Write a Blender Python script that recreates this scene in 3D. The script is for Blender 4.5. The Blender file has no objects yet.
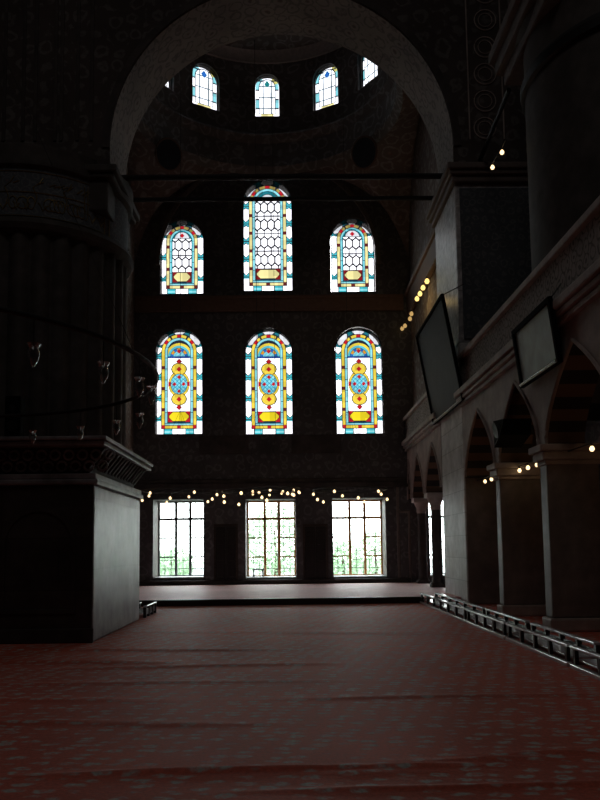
import bpy, bmesh, math, random
from mathutils import Vector, Matrix
from mathutils.geometry import delaunay_2d_cdt
random.seed(7)
PI = math.pi
C = bpy.context.scene.collection
S_ = bpy.context.scene

# ------------------------------------------------------------------ camera
F = 780.0; EYE = Vector((0, 0, 1.6))
PITCH = math.radians(5.2); ROLL = math.radians(0.70); VPX, VPY = 289.0, 547.0
YAW = math.atan((300 - VPX) / F)
fw = Vector((math.sin(YAW) * math.cos(PITCH), math.cos(YAW) * math.cos(PITCH), math.sin(PITCH)))
r0 = Vector((math.cos(YAW), -math.sin(YAW), 0)); u0 = r0.cross(fw)
RT = r0 * math.cos(ROLL) - u0 * math.sin(ROLL)
UP = r0 * math.sin(ROLL) + u0 * math.cos(ROLL)
d0 = Vector((0, 1, 0))
SX = VPX - (300 + F * d0.dot(RT) / d0.dot(fw))
SY = VPY - (400 - F * d0.dot(UP) / d0.dot(fw))
def ray(px, py):
    return (RT * ((px - 300 - SX) / F) + UP * (-(py - 400 - SY) / F) + fw)
def atY(px, py, Y):
    d = ray(px, py); t = (Y - EYE.y) / d.y; return EYE + d * t
def atX(px, py, X):
    d = ray(px, py); t = (X - EYE.x) / d.x; return EYE + d * t
def atZ(px, py, Z):
    d = ray(px, py); t = (Z - EYE.z) / d.z; return EYE + d * t
cam = bpy.data.cameras.new('camera'); co = bpy.data.objects.new('camera', cam); C.objects.link(co)
m = Matrix((RT, UP, -fw)).transposed().to_4x4(); m.translation = EYE; co.matrix_world = m
cam.sensor_fit = 'AUTO'; cam.sensor_width = 36; cam.lens = F / 800 * 36
cam.shift_x = -SX / 800; cam.shift_y = SY / 800; cam.clip_end = 300
S_.camera = co

# ------------------------------------------------------------------ materials
SKY = 12.0
def mat(name):
    m = bpy.data.materials.new(name); m.use_nodes = True
    nt = m.node_tree; nt.nodes.clear()
    out = nt.nodes.new('ShaderNodeOutputMaterial')
    return m, nt, out
def N(nt, t, **kw):
    n = nt.nodes.new(t)
    for k, v in kw.items(): setattr(n, k, v)
    return n
def ramp(nt, fac, stops, interp='LINEAR'):
    r = N(nt, 'ShaderNodeValToRGB'); r.color_ramp.interpolation = interp
    e = r.color_ramp.elements
    while len(e) < len(stops): e.new(0.5)
    for i, (p, c) in enumerate(stops):
        e[i].position = p; e[i].color = (*c, 1) if len(c) == 3 else c
    nt.links.new(fac, r.inputs[0]); return r.outputs[0]
def mixc(nt, fac, a, b, mode='MIX'):
    n = N(nt, 'ShaderNodeMix', data_type='RGBA', blend_type=mode)
    if isinstance(fac, (int, float)): n.inputs[0].default_value = fac
    else: nt.links.new(fac, n.inputs[0])
    for s, v in ((6, a), (7, b)):
        if isinstance(v, tuple): n.inputs[s].default_value = (*v, 1)
        else: nt.links.new(v, n.inputs[s])
    return n.outputs[2]
def coords(nt, scale=(1, 1, 1), rot=(0, 0, 0)):
    tc = N(nt, 'ShaderNodeTexCoord'); mp = N(nt, 'ShaderNodeMapping')
    mp.inputs['Scale'].default_value = scale; mp.inputs['Rotation'].default_value = rot
    nt.links.new(tc.outputs['Object'], mp.inputs['Vector']); return mp.outputs[0]
def noise(nt, vec, scale, detail=4, rough=.55):
    n = N(nt, 'ShaderNodeTexNoise'); n.inputs['Scale'].default_value = scale
    n.inputs['Detail'].default_value = detail; n.inputs['Roughness'].default_value = rough
    nt.links.new(vec, n.inputs['Vector']); return n.outputs[0]
def bsdf(nt, out, col, rough=.7, spec=.3, metal=0, bump=None, bstr=.3, bdist=.02, sheen=0):
    b = N(nt, 'ShaderNodeBsdfPrincipled')
    if isinstance(col, tuple): b.inputs['Base Color'].default_value = (*col, 1)
    else: nt.links.new(col, b.inputs['Base Color'])
    if isinstance(rough, (int, float)): b.inputs['Roughness'].default_value = rough
    else: nt.links.new(rough, b.inputs['Roughness'])
    b.inputs['Specular IOR Level'].default_value = spec; b.inputs['Metallic'].default_value = metal
    if sheen: b.inputs['Sheen Weight'].default_value = sheen; b.inputs['Sheen Tint'].default_value = (1, .62, .60, 1); b.inputs['Specular Tint'].default_value = (1, .7, .68, 1)
    if bump is not None:
        bp = N(nt, 'ShaderNodeBump'); bp.inputs['Strength'].default_value = bstr; bp.inputs['Distance'].default_value = bdist
        nt.links.new(bump, bp.inputs['Height']); nt.links.new(bp.outputs[0], b.inputs['Normal'])
    nt.links.new(b.outputs[0], out.inputs[0]); return b
def stone(name, c1, c2, rough=.6, spec=.3, block=None, scale=3.0, joint=.55):
    m, nt, out = mat(name); v = coords(nt)
    n1 = noise(nt, v, scale, 6, .65); n2 = noise(nt, v, scale * .25, 3)
    f = N(nt, 'ShaderNodeMath', operation='MULTIPLY'); nt.links.new(n1, f.inputs[0]); nt.links.new(n2, f.inputs[1])
    col = ramp(nt, f.outputs[0], [(.12, c2), (.42, c1)])
    h = n1
    if block:
        ax, w, hh = block
        rot = {'y': (PI / 2, 0, 0), 'x': (0, PI / 2, PI / 2)}[ax]
        tc = N(nt, 'ShaderNodeTexCoord'); sp = N(nt, 'ShaderNodeSeparateXYZ'); nt.links.new(tc.outputs['Object'], sp.inputs[0])
        cb = N(nt, 'ShaderNodeCombineXYZ')
        nt.links.new(sp.outputs[0 if ax == 'y' else 1], cb.inputs[0]); nt.links.new(sp.outputs[2], cb.inputs[1])
        br = N(nt, 'ShaderNodeTexBrick'); br.inputs['Scale'].default_value = 1
        br.inputs['Brick Width'].default_value = w; br.inputs['Row Height'].default_value = hh
        br.inputs['Mortar Size'].default_value = .012; br.inputs['Mortar Smooth'].default_value = .3
        br.inputs['Color1'].default_value = (1, 1, 1, 1); br.inputs['Color2'].default_value = (.82, .82, .82, 1)
        br.inputs['Mortar'].default_value = (joint, joint, joint, 1)
        nt.links.new(cb.outputs[0], br.inputs['Vector'])
        col = mixc(nt, 1.0, col, br.outputs['Color'], 'MULTIPLY'); h = br.outputs['Color']
    bsdf(nt, out, col, rough, spec, bump=h, bstr=.25); return m
def ornament(name, base, lines, accent, scale=1.6, stretch=(1, 1, 1), width=.055, rough=.75):
    """painted arabesque / tile pattern: warped cell borders over a base colour with accents"""
    m, nt, out = mat(name); v = coords(nt, stretch)
    w = N(nt, 'ShaderNodeTexNoise'); w.inputs['Scale'].default_value = scale * 1.1; nt.links.new(v, w.inputs['Vector'])
    ad = N(nt, 'ShaderNodeVectorMath', operation='MULTIPLY_ADD'); ad.inputs[1].default_value = (.55 / scale,) * 3
    nt.links.new(w.outputs['Color'], ad.inputs[0]); nt.links.new(v, ad.inputs[2])
    v2 = N(nt, 'ShaderNodeTexVoronoi'); v2.inputs['Scale'].default_value = scale * 1.5; v2.inputs['Randomness'].default_value = .35
    nt.links.new(ad.outputs[0], v2.inputs['Vector'])
    mu = N(nt, 'ShaderNodeMath', operation='MULTIPLY'); mu.inputs[1].default_value = 17; nt.links.new(v2.outputs['Distance'], mu.inputs[0])
    si = N(nt, 'ShaderNodeMath', operation='SINE'); nt.links.new(mu.outputs[0], si.inputs[0])
    fine = noise(nt, ad.outputs[0], scale * 7, 2)
    sm = N(nt, 'ShaderNodeMath', operation='MULTIPLY_ADD'); sm.inputs[1].default_value = 2.6; nt.links.new(fine, sm.inputs[0]); nt.links.new(si.outputs[0], sm.inputs[2])
    mr = N(nt, 'ShaderNodeMapRange'); mr.inputs['From Min'].default_value = 1.55; mr.inputs['From Max'].default_value = 2.3; nt.links.new(sm.outputs[0], mr.inputs['Value'])
    mk = N(nt, 'ShaderNodeMath', operation='MULTIPLY'); mk.inputs[1].default_value = .75; nt.links.new(mr.outputs[0], mk.inputs[0])
    dot = ramp(nt, v2.outputs['Distance'], [(.10, (1, 1, 1)), (.2, (0, 0, 0))])
    col = mixc(nt, dot, base, accent); col = mixc(nt, mk.outputs[0], col, lines)
    n = noise(nt, v, .5, 3); sh = ramp(nt, n, [(.3, (.6, .6, .6)), (.7, (1, 1, 1))])
    col = mixc(nt, 1.0, col, sh, 'MULTIPLY')
    bsdf(nt, out, col, rough, .2); return m
def plain(name, col, rough=.6, spec=.3, metal=0, var=.25, scale=8):
    m, nt, out = mat(name); v = coords(nt); n = noise(nt, v, scale, 4)
    c = ramp(nt, n, [(.3, tuple(x * (1 - var) for x in col)), (.7, col)])
    bsdf(nt, out, c, rough, spec, metal); return m
def wood(name, c1, c2, rough=.45, stretch=(1, 12, 12), spec=.4):
    m, nt, out = mat(name); v = coords(nt, stretch); n = noise(nt, v, 2.0, 6, .6)
    c = ramp(nt, n, [(.3, c1), (.7, c2)]); bsdf(nt, out, c, rough, spec, bump=n, bstr=.1); return m
def emis(name, col, s):
    m, nt, out = mat(name); e = N(nt, 'ShaderNodeEmission'); e.inputs[0].default_value = (*col, 1); e.inputs[1].default_value = s
    nt.links.new(e.outputs[0], out.inputs[0])
    try: m.cycles.emission_sampling = 'NONE'
    except Exception: pass
    return m

M = {}
M['grey_stone'] = stone('grey_stone', (.86, .86, .86), (.46, .455, .45), .55, .35, ('x', 1.3, .62))
M['pier_marble'] = stone('pier_marble', (.95, .96, .97), (.30, .30, .31), .35, .5, ('x', 1.2, .62), 5.0)
M['pier_dark'] = stone('pier_dark', (.30, .26, .24), (.16, .14, .13), .55, .35, None)
M['arcade_stone'] = stone('arcade_stone', (.54, .465, .43), (.30, .25, .23), .6, .3, None)
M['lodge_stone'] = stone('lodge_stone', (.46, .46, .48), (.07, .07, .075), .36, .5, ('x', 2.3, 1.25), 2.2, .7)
M['lodge_front_shade'] = stone('lodge_front_shade', (.08, .07, .065), (.035, .03, .028), .6, .3, ('y', 2.0, .9))  # lodge stone darkened, with the front's shade put into the colour
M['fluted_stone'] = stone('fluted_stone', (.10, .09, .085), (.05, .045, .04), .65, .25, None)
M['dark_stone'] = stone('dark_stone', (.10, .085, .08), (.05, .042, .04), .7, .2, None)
M['soffit_paint'] = ornament('soffit_paint', (.50, .47, .44), (.24, .24, .235), (.30, .21, .20), 1.5, width=.09)
M['spandrel_paint'] = ornament('spandrel_paint', (.10, .08, .075), (.20, .19, .18), (.15, .07, .06), 1.3)
M['tile'] = ornament('tile', (.13, .15, .17), (.24, .26, .27), (.22, .10, .09), 2.6)
M['wall_tile'] = ornament('wall_tile', (.12, .115, .12), (.22, .22, .23), (.20, .09, .08), 1.5)
M['dome_paint'] = ornament('dome_paint', (.26, .24, .23), (.50, .51, .50), (.30, .18, .16), 1.1, width=.06)
M['pendentive_paint'] = ornament('pendentive_paint', (.26, .20, .18), (.45, .43, .40), (.34, .15, .12), 1.1)
M['dome_plain'] = plain('dome_plain', (.75, .72, .69), .8)
M['balustrade'] = ornament('balustrade', (.46, .41, .38), (.06, .05, .045), (.30, .26, .24), 2.5, width=.13)
M['brown_trim'] = plain('brown_trim', (.22, .13, .095), .6)
M['pink_trim'] = plain('pink_trim', (.20, .165, .15), .6)
M['dark_wood'] = wood('dark_wood', (.030, .020, .016), (.065, .045, .035))
M['black_wood'] = wood('black_wood', (.012, .010, .010), (.028, .024, .022), .35)
M['rail_wood'] = wood('rail_wood', (.60, .59, .62), (.85, .86, .90), .13, (12, 1, 12), .9)
M['frame_white'] = wood('frame_white', (.12, .125, .12), (.20, .205, .20), .5, (12, 12, 1))
M['frame_brown'] = wood('frame_brown', (.50, .20, .06), (.70, .32, .12), .5, (12, 12, 1))
M['iron'] = plain('iron', (.012, .012, .013), .5, .4)
M['black'] = plain('black', (.006, .006, .006), .9, .1)
M['wire'] = plain('wire', (.03, .03, .03), .5)
M['gold'] = plain('gold', (.30, .21, .07), .4, .5, .6)
M['board_dark'] = plain('board_dark', (.034, .043, .054), .65, .3, scale=3)
M['board_pale'] = plain('board_pale', (.58, .82, .78), .45, .3, scale=3)
M['silver'] = plain('silver', (.45, .44, .42), .35, .5, .5)
M['glint'] = plain('glint', (.5, .5, .5), .25, .6)
M['bulb'] = emis('bulb', (1.0, .70, .36), 2.4)
M['bulb_dim'] = emis('bulb_dim', (1.0, .62, .22), .55)
M['bulb_yellow'] = emis('bulb_yellow', (1.0, .70, .22), 1.6)
M['outside_ground'] = plain('outside_ground', (.26, .27, .25), .9)
M['bark'] = plain('bark', (.16, .12, .09), .9)

def carpet(name, red, motif, k=1.0, rough=.85, sp=1.0):
    m, nt, out = mat(name); v = coords(nt, (1, 1, 1))
    br = N(nt, 'ShaderNodeTexVoronoi'); br.inputs['Scale'].default_value = 1.0; br.inputs['Randomness'].default_value = .42
    mp = N(nt, 'ShaderNodeMapping'); mp.inputs['Scale'].default_value = (4.6, 7.6, 0); mp.inputs['Rotation'].default_value = (0, 0, .18)
    wv = N(nt, 'ShaderNodeTexNoise'); wv.inputs['Scale'].default_value = 9; nt.links.new(v, wv.inputs['Vector'])
    ad = N(nt, 'ShaderNodeVectorMath', operation='MULTIPLY_ADD'); ad.inputs[1].default_value = (.12, .09, 0)
    nt.links.new(wv.outputs['Color'], ad.inputs[0]); nt.links.new(v, ad.inputs[2]); nt.links.new(ad.outputs[0], mp.inputs[0])
    nt.links.new(mp.outputs[0], br.inputs['Vector'])
    mask = ramp(nt, br.outputs['Distance'], [(.27, (1, 1, 1)), (.42, (0, 0, 0))])
    brk = ramp(nt, noise(nt, v, 14, 2), [(.42, (.25, .25, .25)), (.56, (1, 1, 1))]); mask = mixc(nt, 1.0, mask, brk, 'MULTIPLY')
    core = ramp(nt, br.outputs['Distance'], [(.05, (.5, .5, .5)), (.12, (0, 0, 0))])
    n2 = noise(nt, v, .45, 3); n3 = noise(nt, v, 30, 3)
    redc = ramp(nt, n2, [(.35, tuple(x * .75 for x in red)), (.65, red)])
    col = mixc(nt, mask, redc, motif); col = mixc(nt, core, col, (red[0] * 1.2, red[1] * .8, red[2] * .7))
    sh = ramp(nt, n3, [(.3, (.7, .7, .7)), (.7, (1.05, 1.05, 1.05))]); col = mixc(nt, 1.0, col, sh, 'MULTIPLY')
    bsdf(nt, out, col, rough, (.08 + .05 * k) * sp * .5 + .04, bump=n3, bstr=.25, bdist=.01, sheen=.15 * k); return m
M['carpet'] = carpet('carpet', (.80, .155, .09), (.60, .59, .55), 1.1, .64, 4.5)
M['carpet_lit'] = carpet('carpet_lit', (.90, .52, .52), (.85, .64, .63), 2.5, .55, 4.5)  # same carpet made paler and pinker, window light painted into the colour

m, nt, out = mat('leaf')
v = coords(nt); n = noise(nt, v, 2, 3); c = ramp(nt, n, [(.3, (.36, .50, .33)), (.7, (.56, .70, .50))])
df = N(nt, 'ShaderNodeBsdfDiffuse'); tl = N(nt, 'ShaderNodeBsdfTranslucent'); mx = N(nt, 'ShaderNodeMixShader'); mx.inputs[0].default_value = .55
nt.links.new(c, df.inputs[0]); nt.links.new(c, tl.inputs[0]); nt.links.new(df.outputs[0], mx.inputs[1]); nt.links.new(tl.outputs[0], mx.inputs[2]); nt.links.new(mx.outputs[0], out.inputs[0])
M['leaf'] = m
m, nt, out = mat('striped_arch')
tc = N(nt, 'ShaderNodeTexCoord'); sp = N(nt, 'ShaderNodeSeparateXYZ'); nt.links.new(tc.outputs['Object'], sp.inputs[0])
mu = N(nt, 'ShaderNodeMath', operation='MULTIPLY'); mu.inputs[1].default_value = 2.6; nt.links.new(sp.outputs[2], mu.inputs[0])
fr = N(nt, 'ShaderNodeMath', operation='FRACT'); nt.links.new(mu.outputs[0], fr.inputs[0])
bsdf(nt, out, ramp(nt, fr.outputs[0], [(0, (.17, .10, .065)), (.5, (.03, .026, .024))], 'CONSTANT'), .6)
M['striped_arch'] = m

# stained glass: colour from a mesh attribute laid out piece by piece in code
m, nt, out = mat('stained_glass')
at = N(nt, 'ShaderNodeAttribute'); at.attribute_name = 'tint'
tr = N(nt, 'ShaderNodeBsdfTransparent'); nt.links.new(at.outputs['Color'], tr.inputs[0]); nt.links.new(tr.outputs[0], out.inputs[0])
M['stained_glass'] = m
m, nt, out = mat('clear_glass')
tr = N(nt, 'ShaderNodeBsdfTransparent'); tr.inputs[0].default_value = (.86, .90, .89, 1)
gl = N(nt, 'ShaderNodeBsdfGlossy'); gl.inputs['Roughness'].default_value = .1
mx = N(nt, 'ShaderNodeMixShader'); mx.inputs[0].default_value = .04
nt.links.new(tr.outputs[0], mx.inputs[1]); nt.links.new(gl.outputs[0], mx.inputs[2]); nt.links.new(mx.outputs[0], out.inputs[0])
M['clear_glass'] = m
m, nt, out = mat('lamp_glass')
tr = N(nt, 'ShaderNodeBsdfTransparent'); tr.inputs[0].default_value = (.85, .88, .88, 1)
gl = N(nt, 'ShaderNodeBsdfGlossy'); gl.inputs['Roughness'].default_value = .06; gl.inputs[0].default_value = (1, 1, 1, 1)
lw = N(nt, 'ShaderNodeLayerWeight'); lw.inputs[0].default_value = .62
mx = N(nt, 'ShaderNodeMixShader'); nt.links.new(lw.outputs['Facing'], mx.inputs[0])
nt.links.new(tr.outputs[0], mx.inputs[1]); nt.links.new(gl.outputs[0], mx.inputs[2]); nt.links.new(mx.outputs[0], out.inputs[0])
M['lamp_glass'] = m

# ------------------------------------------------------------------ mesh helpers
class MB:
    def __init__(s): s.v = []; s.f = []; s.mi = []
    def add(s, vs, fs, mi=0):
        b = len(s.v); s.v += [tuple(x) for x in vs]
        for f in fs: s.f.append([b + i for i in f]); s.mi.append(mi)
        return s
    def box(s, x0, x1, y0, y1, z0, z1, mi=0):
        vs = [(x, y, z) for x in (x0, x1) for y in (y0, y1) for z in (z0, z1)]
        fs = [(0, 1, 3, 2), (4, 6, 7, 5), (0, 4, 5, 1), (2, 3, 7, 6), (0, 2, 6, 4), (1, 5, 7, 3)]
        return s.add(vs, fs, mi)
    def cbox(s, x0, x1, y0, y1, z0, z1, b=.01, mi=0):
        """box with chamfered edges"""
        bm = bmesh.new(); r = bmesh.ops.create_cube(bm, size=1)
        for v in bm.verts: v.co = ((x0 + x1) / 2 + v.co.x * (x1 - x0), (y0 + y1) / 2 + v.co.y * (y1 - y0), (z0 + z1) / 2 + v.co.z * (z1 - z0))
        bmesh.ops.bevel(bm, geom=bm.edges[:], offset=b, segments=2, affect='EDGES', profile=.6)
        bm.verts.index_update()
        s.add([v.co[:] for v in bm.verts], [[v.index for v in f.verts] for f in bm.faces], mi); bm.free(); return s
    def tube(s, pts, r, n=8, closed=False, mi=0):
        pts = [Vector(p) for p in pts]; k = len(pts); base = len(s.v)
        rr = r if isinstance(r, (list, tuple)) else [r] * k
        for i, p in enumerate(pts):
            a = pts[(i - 1) % k] if (closed or i > 0) else p; b = pts[(i + 1) % k] if (closed or i < k - 1) else p
            t = (b - a).normalized(); ref = Vector((0, 0, 1)) if abs(t.z) < .95 else Vector((1, 0, 0))
            e1 = t.cross(ref).normalized(); e2 = e1.cross(t)
            for j in range(n):
                q = p + (e1 * math.cos(2 * PI * j / n) + e2 * math.sin(2 * PI * j / n)) * rr[i]; s.v.append(tuple(q))
        for i in range(k if closed else k - 1):
            for j in range(n):
                a = base + i * n; b = base + ((i + 1) % k) * n
                s.f.append([a + j, a + (j + 1) % n, b + (j + 1) % n, b + j]); s.mi.append(mi)
        if not closed:
            s.f.append([base + j for j in range(n)][::-1]); s.mi.append(mi)
            s.f.append([base + (k - 1) * n + j for j in range(n)]); s.mi.append(mi)
        return s
    def lathe(s, prof, n=32, cx=0, cy=0, z0=0, mi=0, flute=0, fdepth=0, a0=0, a1=2 * PI):
        """profile [(r,z)], revolved about z"""
        base = len(s.v); full = abs(a1 - a0 - 2 * PI) < 1e-6; cols = n if full else n + 1
        for (r, z) in prof:
            for j in range(cols):
                a = a0 + (a1 - a0) * j / n
                rr = r - (fdepth * (.5 - .5 * abs(math.sin(a * flute / 2)) * 2 + .5) if flute else 0)
                s.v.append((cx + rr * math.cos(a), cy + rr * math.sin(a), z0 + z))
        for i in range(len(prof) - 1):
            for j in range(n):
                a = base + i * cols; b = a + cols; j2 = (j + 1) % cols
                s.f.append([a + j, a + j2, b + j2, b + j]); s.mi.append(mi)
        if full:
            if prof[0][0] > 1e-4: s.f.append([base + j for j in range(n)][::-1]); s.mi.append(mi)
            if prof[-1][0] > 1e-4: s.f.append([base + (len(prof) - 1) * cols + j for j in range(n)]); s.mi.append(mi)
        return s
    def build(s, name, mats, parent=None, smooth=False, loc=None, **tags):
        me = bpy.data.meshes.new(name); me.from_pydata(s.v, [], s.f)
        if not isinstance(mats, (list, tuple)): mats = [mats]
        for mm in mats: me.materials.append(M[mm] if isinstance(mm, str) else mm)
        if len(mats) > 1: me.polygons.foreach_set('material_index', s.mi)
        if smooth:
            me.polygons.foreach_set('use_smooth', [True] * len(me.polygons))
            try: me.set_sharp_from_angle(angle=math.radians(40))
            except Exception: pass
        me.update()
        o = bpy.data.objects.new(name, me); C.objects.link(o)
        if parent is not None: o.parent = parent
        if loc is not None: o.location = loc
        tag(o, **tags); return o
def tag(o, label=None, cat=None, group=None, kind=None):
    if label: o['label'] = label
    if cat: o['category'] = cat
    if group: o['group'] = group
    if kind: o['kind'] = kind
    return o
def empty(name, loc=(0, 0, 0), rz=0, **tags):
    o = bpy.data.objects.new(name, None); C.objects.link(o); o.location = loc; o.rotation_euler = (0, 0, rz)
    o.empty_display_size = .1; return tag(o, **tags)
KIDS = {}
def copy_tree(o, parent=None):
    c = o.copy(); C.objects.link(c)
    if parent is not None: c.parent = parent
    for ch in list(o.children): copy_tree(ch, c)
    return c
def inside(p, poly):
    x, y = p; r = False; n = len(poly); j = n - 1
    for i in range(n):
        xi, yi = poly[i]; xj, yj = poly[j]
        if (yi > y) != (yj > y) and x < (xj - xi) * (y - yi) / (yj - yi) + xi: r = not r
        j = i
    return r
def fill(outer, holes=(), extra=()):
    pts = []; edges = []
    for loop in [outer] + list(holes):
        b = len(pts); n = len(loop); pts += [Vector(p) for p in loop]; edges += [(b + i, b + (i + 1) % n) for i in range(n)]
    pts += [Vector(p) for p in extra]
    v, e, f, *_ = delaunay_2d_cdt(pts, edges, [], 0, 1e-6)
    keep = []
    for t in f:
        c = sum((v[i] for i in t), Vector((0, 0))) / len(t)
        if inside(c, outer) and not any(inside(c, h) for h in holes): keep.append(list(t))
    return v, keep
def slab(mb, outer, holes, fn, t0, t1, mi_front=0, mi_side=0, extra=(), mi_hole=None):
    """2-D outline with holes -> solid; fn(a, b, t) maps to 3-D"""
    v, f = fill(outer, holes, extra)
    mb.add([fn(p.x, p.y, t0) for p in v], f, mi_front); mb.add([fn(p.x, p.y, t1) for p in v], [t[::-1] for t in f], mi_front)
    for k, loop in enumerate([outer] + list(holes)):
        n = len(loop); vs = [fn(a, b, t0) for a, b in loop] + [fn(a, b, t1) for a, b in loop]
        mi = mi_side if (k == 0 or mi_hole is None) else mi_hole
        mb.add(vs, [(i, (i + 1) % n, n + (i + 1) % n, n + i) for i in range(n)], mi)
    return mb
XZ = lambda a, b, t: (a, t, b)
YZ = lambda a, b, t: (t, a, b)

# ------------------------------------------------------------------ key planes
YW = 31.2            # far wall
XA = 4.8             # arcade / right pier face
YA2 = 23.3; Y1, Y2 = 21.15, 24.2 # main arch front and back
PZ = .15             # raised platform height
KY = 21.9            # platform edge
XC = atY(271, 540, YW).x  # axis of the far wall

def round_arch(x0, x1, z0, z1, n=18):
    r = (x1 - x0) / 2; c = (x0 + x1) / 2; zc = z1 - r
    return [(x0, z0), (x1, z0)] + [(c + r * math.cos(a), zc + r * math.sin(a)) for a in [PI * i / n for i in range(n + 1)]]
def rect(x0, x1, z0, z1): return [(x0, z0), (x1, z0), (x1, z1), (x0, z1)]
def px_rect(xl, xr, yt, yb):
    ym = (yt + yb) / 2; xm = (xl + xr) / 2
    return atY(xl, ym, YW).x, atY(xr, ym, YW).x, atY(xm, yb, YW).z, atY(xm, yt, YW).z

GROUND = [px_rect(153, 203.5, 499.5, 578.5), px_rect(245.5, 296, 499, 578.5), px_rect(333, 386, 498, 577.5)]
MIDW = [px_rect(155, 202.5, 328, 434.5), px_rect(245, 292.7, 327.5, 434.5), px_rect(335.3, 383.3, 326.5, 434)]
UPW = [px_rect(160, 203.5, 219.5, 294), px_rect(243, 292.3, 179, 291), px_rect(330.5, 375, 217.5, 292)]
AIS = (5.62, 7.52, GROUND[2][2], GROUND[2][3])

# ------------------------------------------------------------------ room shell
XL, XR, YB, ZT = -14.0, 10.0, -7.0, 26.0
ZB = 18.15    # bay ceiling
st = lambda label, cat: dict(label=label, cat=cat, kind='structure')
# floor: gridded carpet with a few low creases
def crease(x, y):
    z = 0
    for (ya, x0, x1, sl, h, w) in CREASES:
        yy = ya + sl * (x - x0) + .03 * math.sin(x * 2.1 + ya * 5)
        if x0 - .8 < x < x1 + .8:
            k = min(1, max(0, (x - x0 + .8) / .8), max(0, (x1 + .8 - x) / .8))
            z += h * k * math.exp(-((y - yy) / w) ** 2)
    return z
def gy(px, py): return atZ(px, py, 0)
CREASES = []
for (xa, ya, xb, yb, h, w) in [(125, 774, 332, 767, .030, .05), (390, 769, 600, 750, .028, .05), (0, 722, 200, 724, .02, .05), (0, 662, 130, 663, .035, .09),
                              (100, 668, 300, 664, .02, .1), (0, 699, 110, 701, .016, .06), (300, 633, 420, 634, .02, .12), (330, 698, 600, 694, .014, .07),
                              (140, 632, 420, 632, .016, .12), (0, 650, 240, 650, .025, .1), (360, 790, 600, 782, .02, .04), (0, 684, 300, 681, .012, .08)]:
    a, b = gy(xa, ya), gy(xb, yb)
    CREASES.append((a.y, min(a.x, b.x), max(a.x, b.x), (b.y - a.y) / (b.x - a.x), h, w))
ys = [YB, 0, 2, 3.5]; y = 4.2
while y < KY: ys.append(y); y += .022 + .0022 * max(0, y - 4.2) * 3
ys += [KY, YW]
xs = [XL, -9] + [-7.5 + .5 * i for i in range(32)] + [XR]
mb = MB(); nx = len(xs)
mb.add([(x, y, crease(x, y) if 4.3 < y < KY - .3 else 0) for y in ys for x in xs],
       [(j * nx + i, j * nx + i + 1, (j + 1) * nx + i + 1, (j + 1) * nx + i) for j in range(len(ys) - 1) for i in range(nx - 1)])
mb.build('floor', 'carpet', smooth=True, **st('dark red patterned carpet with low creases covering the open prayer hall floor', 'floor'))
MB().box(-9.0, XA + .75, KY + .08, YW, -.02, PZ).build('floor_platform', 'carpet_lit', **st('raised carpeted floor in front of the low windows, their light painted in as pink', 'floor'))
MB().cbox(-9.0, 3.75, KY, KY + .1, 0, PZ + .025, .012).build('trim_1', 'black_wood', **st('dark wooden kerb along the front edge of the raised carpet', 'trim'))

# far wall with windows
holes = [rect(*g) for g in GROUND] + [rect(*AIS)] + [round_arch(*w) for w in MIDW + UPW]
mb = MB(); slab(mb, rect(XL, XR, 0, ZB + .3), holes, XZ, YW, YW + .62, 0, 0, mi_hole=1)
wf = mb.build('wall_far', ['wall_tile', 'pink_trim'], **st('dark tiled far wall pierced by rows of bright windows', 'wall'))
mb = MB(); slab(mb, rect(XL, XR, 0, 4.9), [rect(*g) for g in GROUND + [AIS]], XZ, YW + .62, YW + 1.5, 0, 0, mi_hole=1)
mb.build('wall_far_lower', ['wall_tile', 'pink_trim'], **st('thick lower part of the far wall around the floor level windows', 'wall'))
mb = MB()
for (z0, z1, d) in [(atY(268, 312, YW).z, atY(268, 296, YW).z, .10)]:
    mb.cbox(-6.2, XA, YW - d, YW, z0, z1, .03); mb.cbox(-6.2, XA, YW - d - .06, YW, z1 - .14, z1, .03); mb.cbox(-6.2, XA, YW - d - .03, YW, z0, z0 + .1, .03)
mb.build('trim_2', 'brown_trim', **st('brown moulded string course between the two rows of coloured windows', 'trim'))
mb = MB(); zt = atY(268, 486, YW).z
mb.cbox(-6.2, XA, YW - .14, YW, zt - .1, zt + .12, .03); mb.cbox(-6.2, XA, YW - .07, YW, zt + .12, zt + .3, .03)
for xx in [XC + d for d in (-1.86, 1.86)]: mb.cbox(xx - 1.0, xx + 1.0, YW - .05, YW, 5.35, 6.1, .02)
mb.build('trim_3', 'dark_stone', **st('dark moulding running above the lowest row of windows', 'trim'))
mb = MB(); mb.cbox(-6.2, XA, YW - .22, YW, PZ, atY(268, 579.5, YW).z, .03)
mb.build('baseboard_far', 'dark_stone', **st('dark stone plinth under the lowest windows', 'baseboard'))
# big wall arch moulding framing the coloured windows
def arc_pts(cx, cz, r, n=40, a0=0, a1=PI): return [(cx + r * math.cos(a0 + (a1 - a0) * i / n), cz + r * math.sin(a0 + (a1 - a0) * i / n)) for i in range(n + 1)]
RA = 4.62; ZA = atY(267, 157, YW).z - RA
mb = MB(); oc = arc_pts(XC, ZA, RA) + arc_pts(XC, ZA, RA - .16)[::-1]; slab(mb, oc, [], XZ, YW - .10, YW)
mb.build('trim_4', 'pink_trim', **st('thin round arch moulding on the far wall around the upper coloured windows', 'trim'))

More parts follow.
